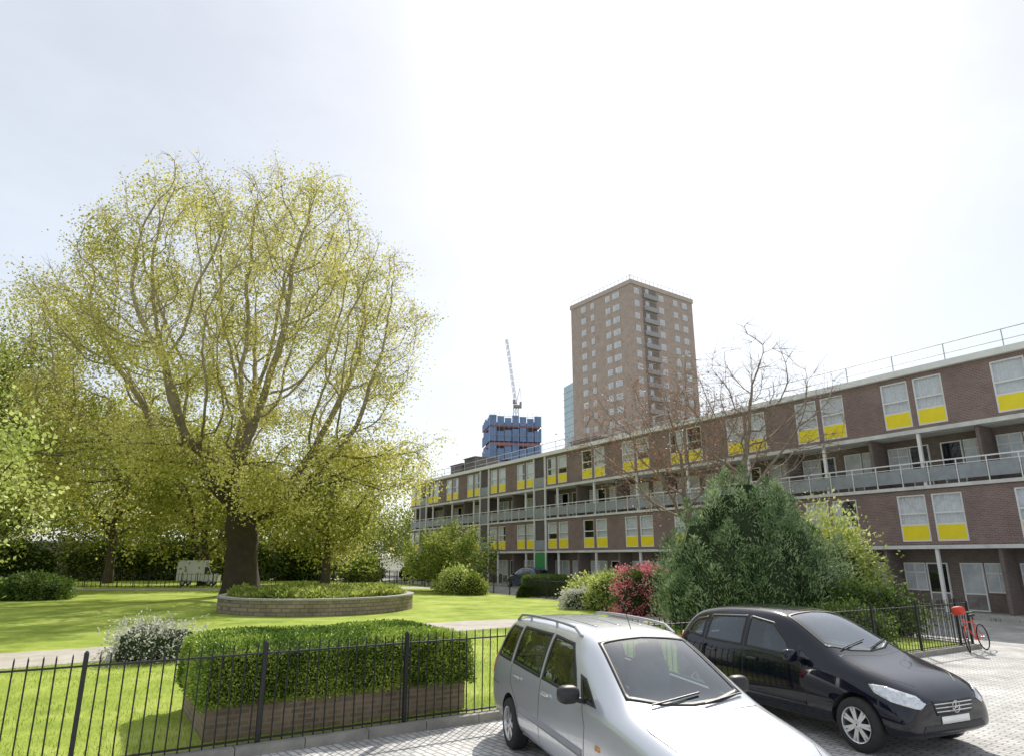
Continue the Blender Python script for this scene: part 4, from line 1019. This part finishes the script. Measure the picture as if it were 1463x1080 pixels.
wiper(cB,bv2,(3.18,-.5),(3.05,.12)); wiper(cB,bv2,(3.22,.02),(3.05,.55))
for (x,y,rz,pt,lb) in ((-12.5,76,R(0),M['paint_black'],'dark car parked on the far street'),(-17.5,78,R(180),M['paint_white'],'white car parked on the far street'),
    (2.6,57,ang+math.pi,M['paint_blue'],'dark blue car parked beside the flats'),(-5.0,68,ang+math.pi,M['paint_black'],'black car parked beside the flats')):
    copy_thing(cB,(x,y,.006),rz,paint=pt,group='cars parked in the distance',label=lb)
van=empty('white_van',(-29.5,60,.1),R(5),label='white box van parked behind the railings under park trees',cat='van'); van.scale=(.72,.8,.8)
MB().box(0,3.1,0,1.9,.5,2.7).obj('cargo_box',M['paint_white'],parent=van,bevel=.06)
MB().poly([(3.12,0,.45),(4.7,0,.45),(4.7,0,1.1),(4.2,0,1.25),(3.75,0,2.1),(3.12,0,2.15)]).poly([(3.12,1.9,2.15),(3.75,1.9,2.1),(4.2,1.9,1.25),(4.7,1.9,1.1),(4.7,1.9,.45),(3.12,1.9,.45)]).poly([(3.12,0,2.15),(3.75,0,2.1),(3.75,1.9,2.1),(3.12,1.9,2.15)]).poly([(4.2,0,1.25),(4.7,0,1.1),(4.7,1.9,1.1),(4.2,1.9,1.25)]).poly([(4.7,0,1.1),(4.7,0,.45),(4.7,1.9,.45),(4.7,1.9,1.1)]).obj('cab',M['paint_white'],parent=van)
MB().poly([(3.75,0.05,2.1),(4.2,.05,1.25),(4.2,1.85,1.25),(3.75,1.85,2.1)]).obj('windscreen',M['carglass'],parent=van)
MB().poly([(3.3,-.01,1.25),(4.1,-.01,1.25),(3.7,-.01,2.0),(3.3,-.01,2.0)]).obj('side_window',M['carglass'],parent=van)
vt,vr=wheel_meshes(.33,6,False)
for x in(.8,3.9):
    for y in(.1,1.8):
        w=empty('wheel',(x,y,.33),parent=van); mobj('tyre',vt,parent=w); mobj('rim',vr,parent=w)

# ------------------------------------------------------------------ bicycle
bpos=fp(18.9,.42)
bk=empty('bicycle',(bpos[0],bpos[1],.006),0,label='bicycle with red bag leaning against the railings corner',cat='bicycle')
bk.rotation_euler=(R(8),0,R(214))
wt=MB()
for i in range(28):
    a=2*math.pi*i/28;b=2*math.pi*(i+1)/28
    wt.tube((.33*math.cos(a),0,.33*math.sin(a)),(.33*math.cos(b),0,.33*math.sin(b)),.018,.018,6)
tyb=wt.mesh('tyre',[M['tyre']])
sp=MB()
for i in range(16):
    a=2*math.pi*i/16; sp.tube((0,0,0),(.32*math.cos(a),0,.32*math.sin(a)),.002,.002,3)
sp.tube((0,-.04,0),(0,.04,0),.02,.02,8); spb=sp.mesh('spokes',[M['grey_metal']])
for x in(-.52,.52):
    w=empty('wheel',(x,0,.345),R(18) if x>0 else 0,parent=bk); mobj('tyre',tyb,parent=w); mobj('spokes',spb,parent=w)
MB().tube((-.1,0,.30),(-.52,0,.345),.012).tube((-.1,0,.30),(-.22,0,.82),.016).tube((-.22,0,.75),(-.52,0,.345),.011).tube((-.1,0,.30),(.36,0,.72),.018).tube((-.2,0,.74),(.36,0,.80),.016).tube((.35,0,.86),(.52,0,.345),.015).obj('frame',M['red'],parent=bk)
MB().tube((.34,0,.86),(.31,0,1.0),.013).tube((.31,-.28,1.02),(.31,.28,1.02),.012).tube((.31,-.28,1.02),(.2,-.3,1.02),.014).tube((.31,.28,1.02),(.2,.3,1.02),.014).obj('handlebar',M['plastic'],parent=bk)
m_=MB(); ellipsoid(m_,(-.24,0,.93),(.14,.075,.04),12,0,2.2); m_.tube((-.22,0,.8),(-.235,0,.91),.013); m_.obj('saddle',M['plastic'],parent=bk,smooth=True)
m_=MB(); ellipsoid(m_,(.46,0,1.08),(.13,.16,.12),16,0,3); m_.obj('bag',M['red'],parent=bk,smooth=True)

# ------------------------------------------------------------------ sky, sun, camera
az=R(15); el=R(43)
sv=Vector((math.sin(az)*math.cos(el),math.cos(az)*math.cos(el),math.sin(el)))
world=bpy.data.worlds.new('World'); scene.world=world; world.use_nodes=True; nt=world.node_tree; nt.nodes.clear()
out=nt.nodes.new('ShaderNodeOutputWorld'); sky=nt.nodes.new('ShaderNodeTexSky'); sky.sky_type='NISHITA'; sky.sun_disc=False
sky.sun_elevation=el; sky.sun_rotation=az; sky.dust_density=1.4; sky.air_density=1; sky.ozone_density=1
b1=nt.nodes.new('ShaderNodeBackground'); b1.inputs[1].default_value=.06; nt.links.new(sky.outputs[0],b1.inputs[0])
tc=nt.nodes.new('ShaderNodeTexCoord'); mp=nt.nodes.new('ShaderNodeMapping'); mp.inputs['Scale'].default_value=(1,1,2.2); nt.links.new(tc.outputs['Generated'],mp.inputs[0])
ns=nt.nodes.new('ShaderNodeTexNoise'); ns.inputs['Scale'].default_value=2.6; ns.inputs['Detail'].default_value=9; ns.inputs['Roughness'].default_value=.58; nt.links.new(mp.outputs[0],ns.inputs['Vector'])
mr=nt.nodes.new('ShaderNodeMapRange'); mr.inputs[1].default_value=.42; mr.inputs[2].default_value=.72; mr.inputs[3].default_value=.585; mr.inputs[4].default_value=.68; nt.links.new(ns.outputs['Fac'],mr.inputs[0])
b2=nt.nodes.new('ShaderNodeBackground'); b2.inputs[0].default_value=(.965,.985,1,1); nt.links.new(mr.outputs[0],b2.inputs[1])
ad=nt.nodes.new('ShaderNodeAddShader'); nt.links.new(b1.outputs[0],ad.inputs[0]); nt.links.new(b2.outputs[0],ad.inputs[1]); nt.links.new(ad.outputs[0],out.inputs[0])
sl=bpy.data.lights.new('sun','SUN'); sl.energy=5; sl.angle=R(.5); sl.color=(1,.95,.86)
so_=bpy.data.objects.new('sun',sl); so_.rotation_euler=sv.to_track_quat('Z','Y').to_euler(); COL.objects.link(so_)
cam=bpy.data.cameras.new('camera'); cam.lens=935/1463*36; cam.sensor_width=36; cam.clip_end=5000; cam.clip_start=.1
co=bpy.data.objects.new('camera',cam); co.location=(0,0,2.5); co.rotation_euler=(R(90+15.3),0,0); COL.objects.link(co); scene.camera=co
scene.view_settings.view_transform='Standard'; scene.view_settings.look='None'; scene.view_settings.exposure=0
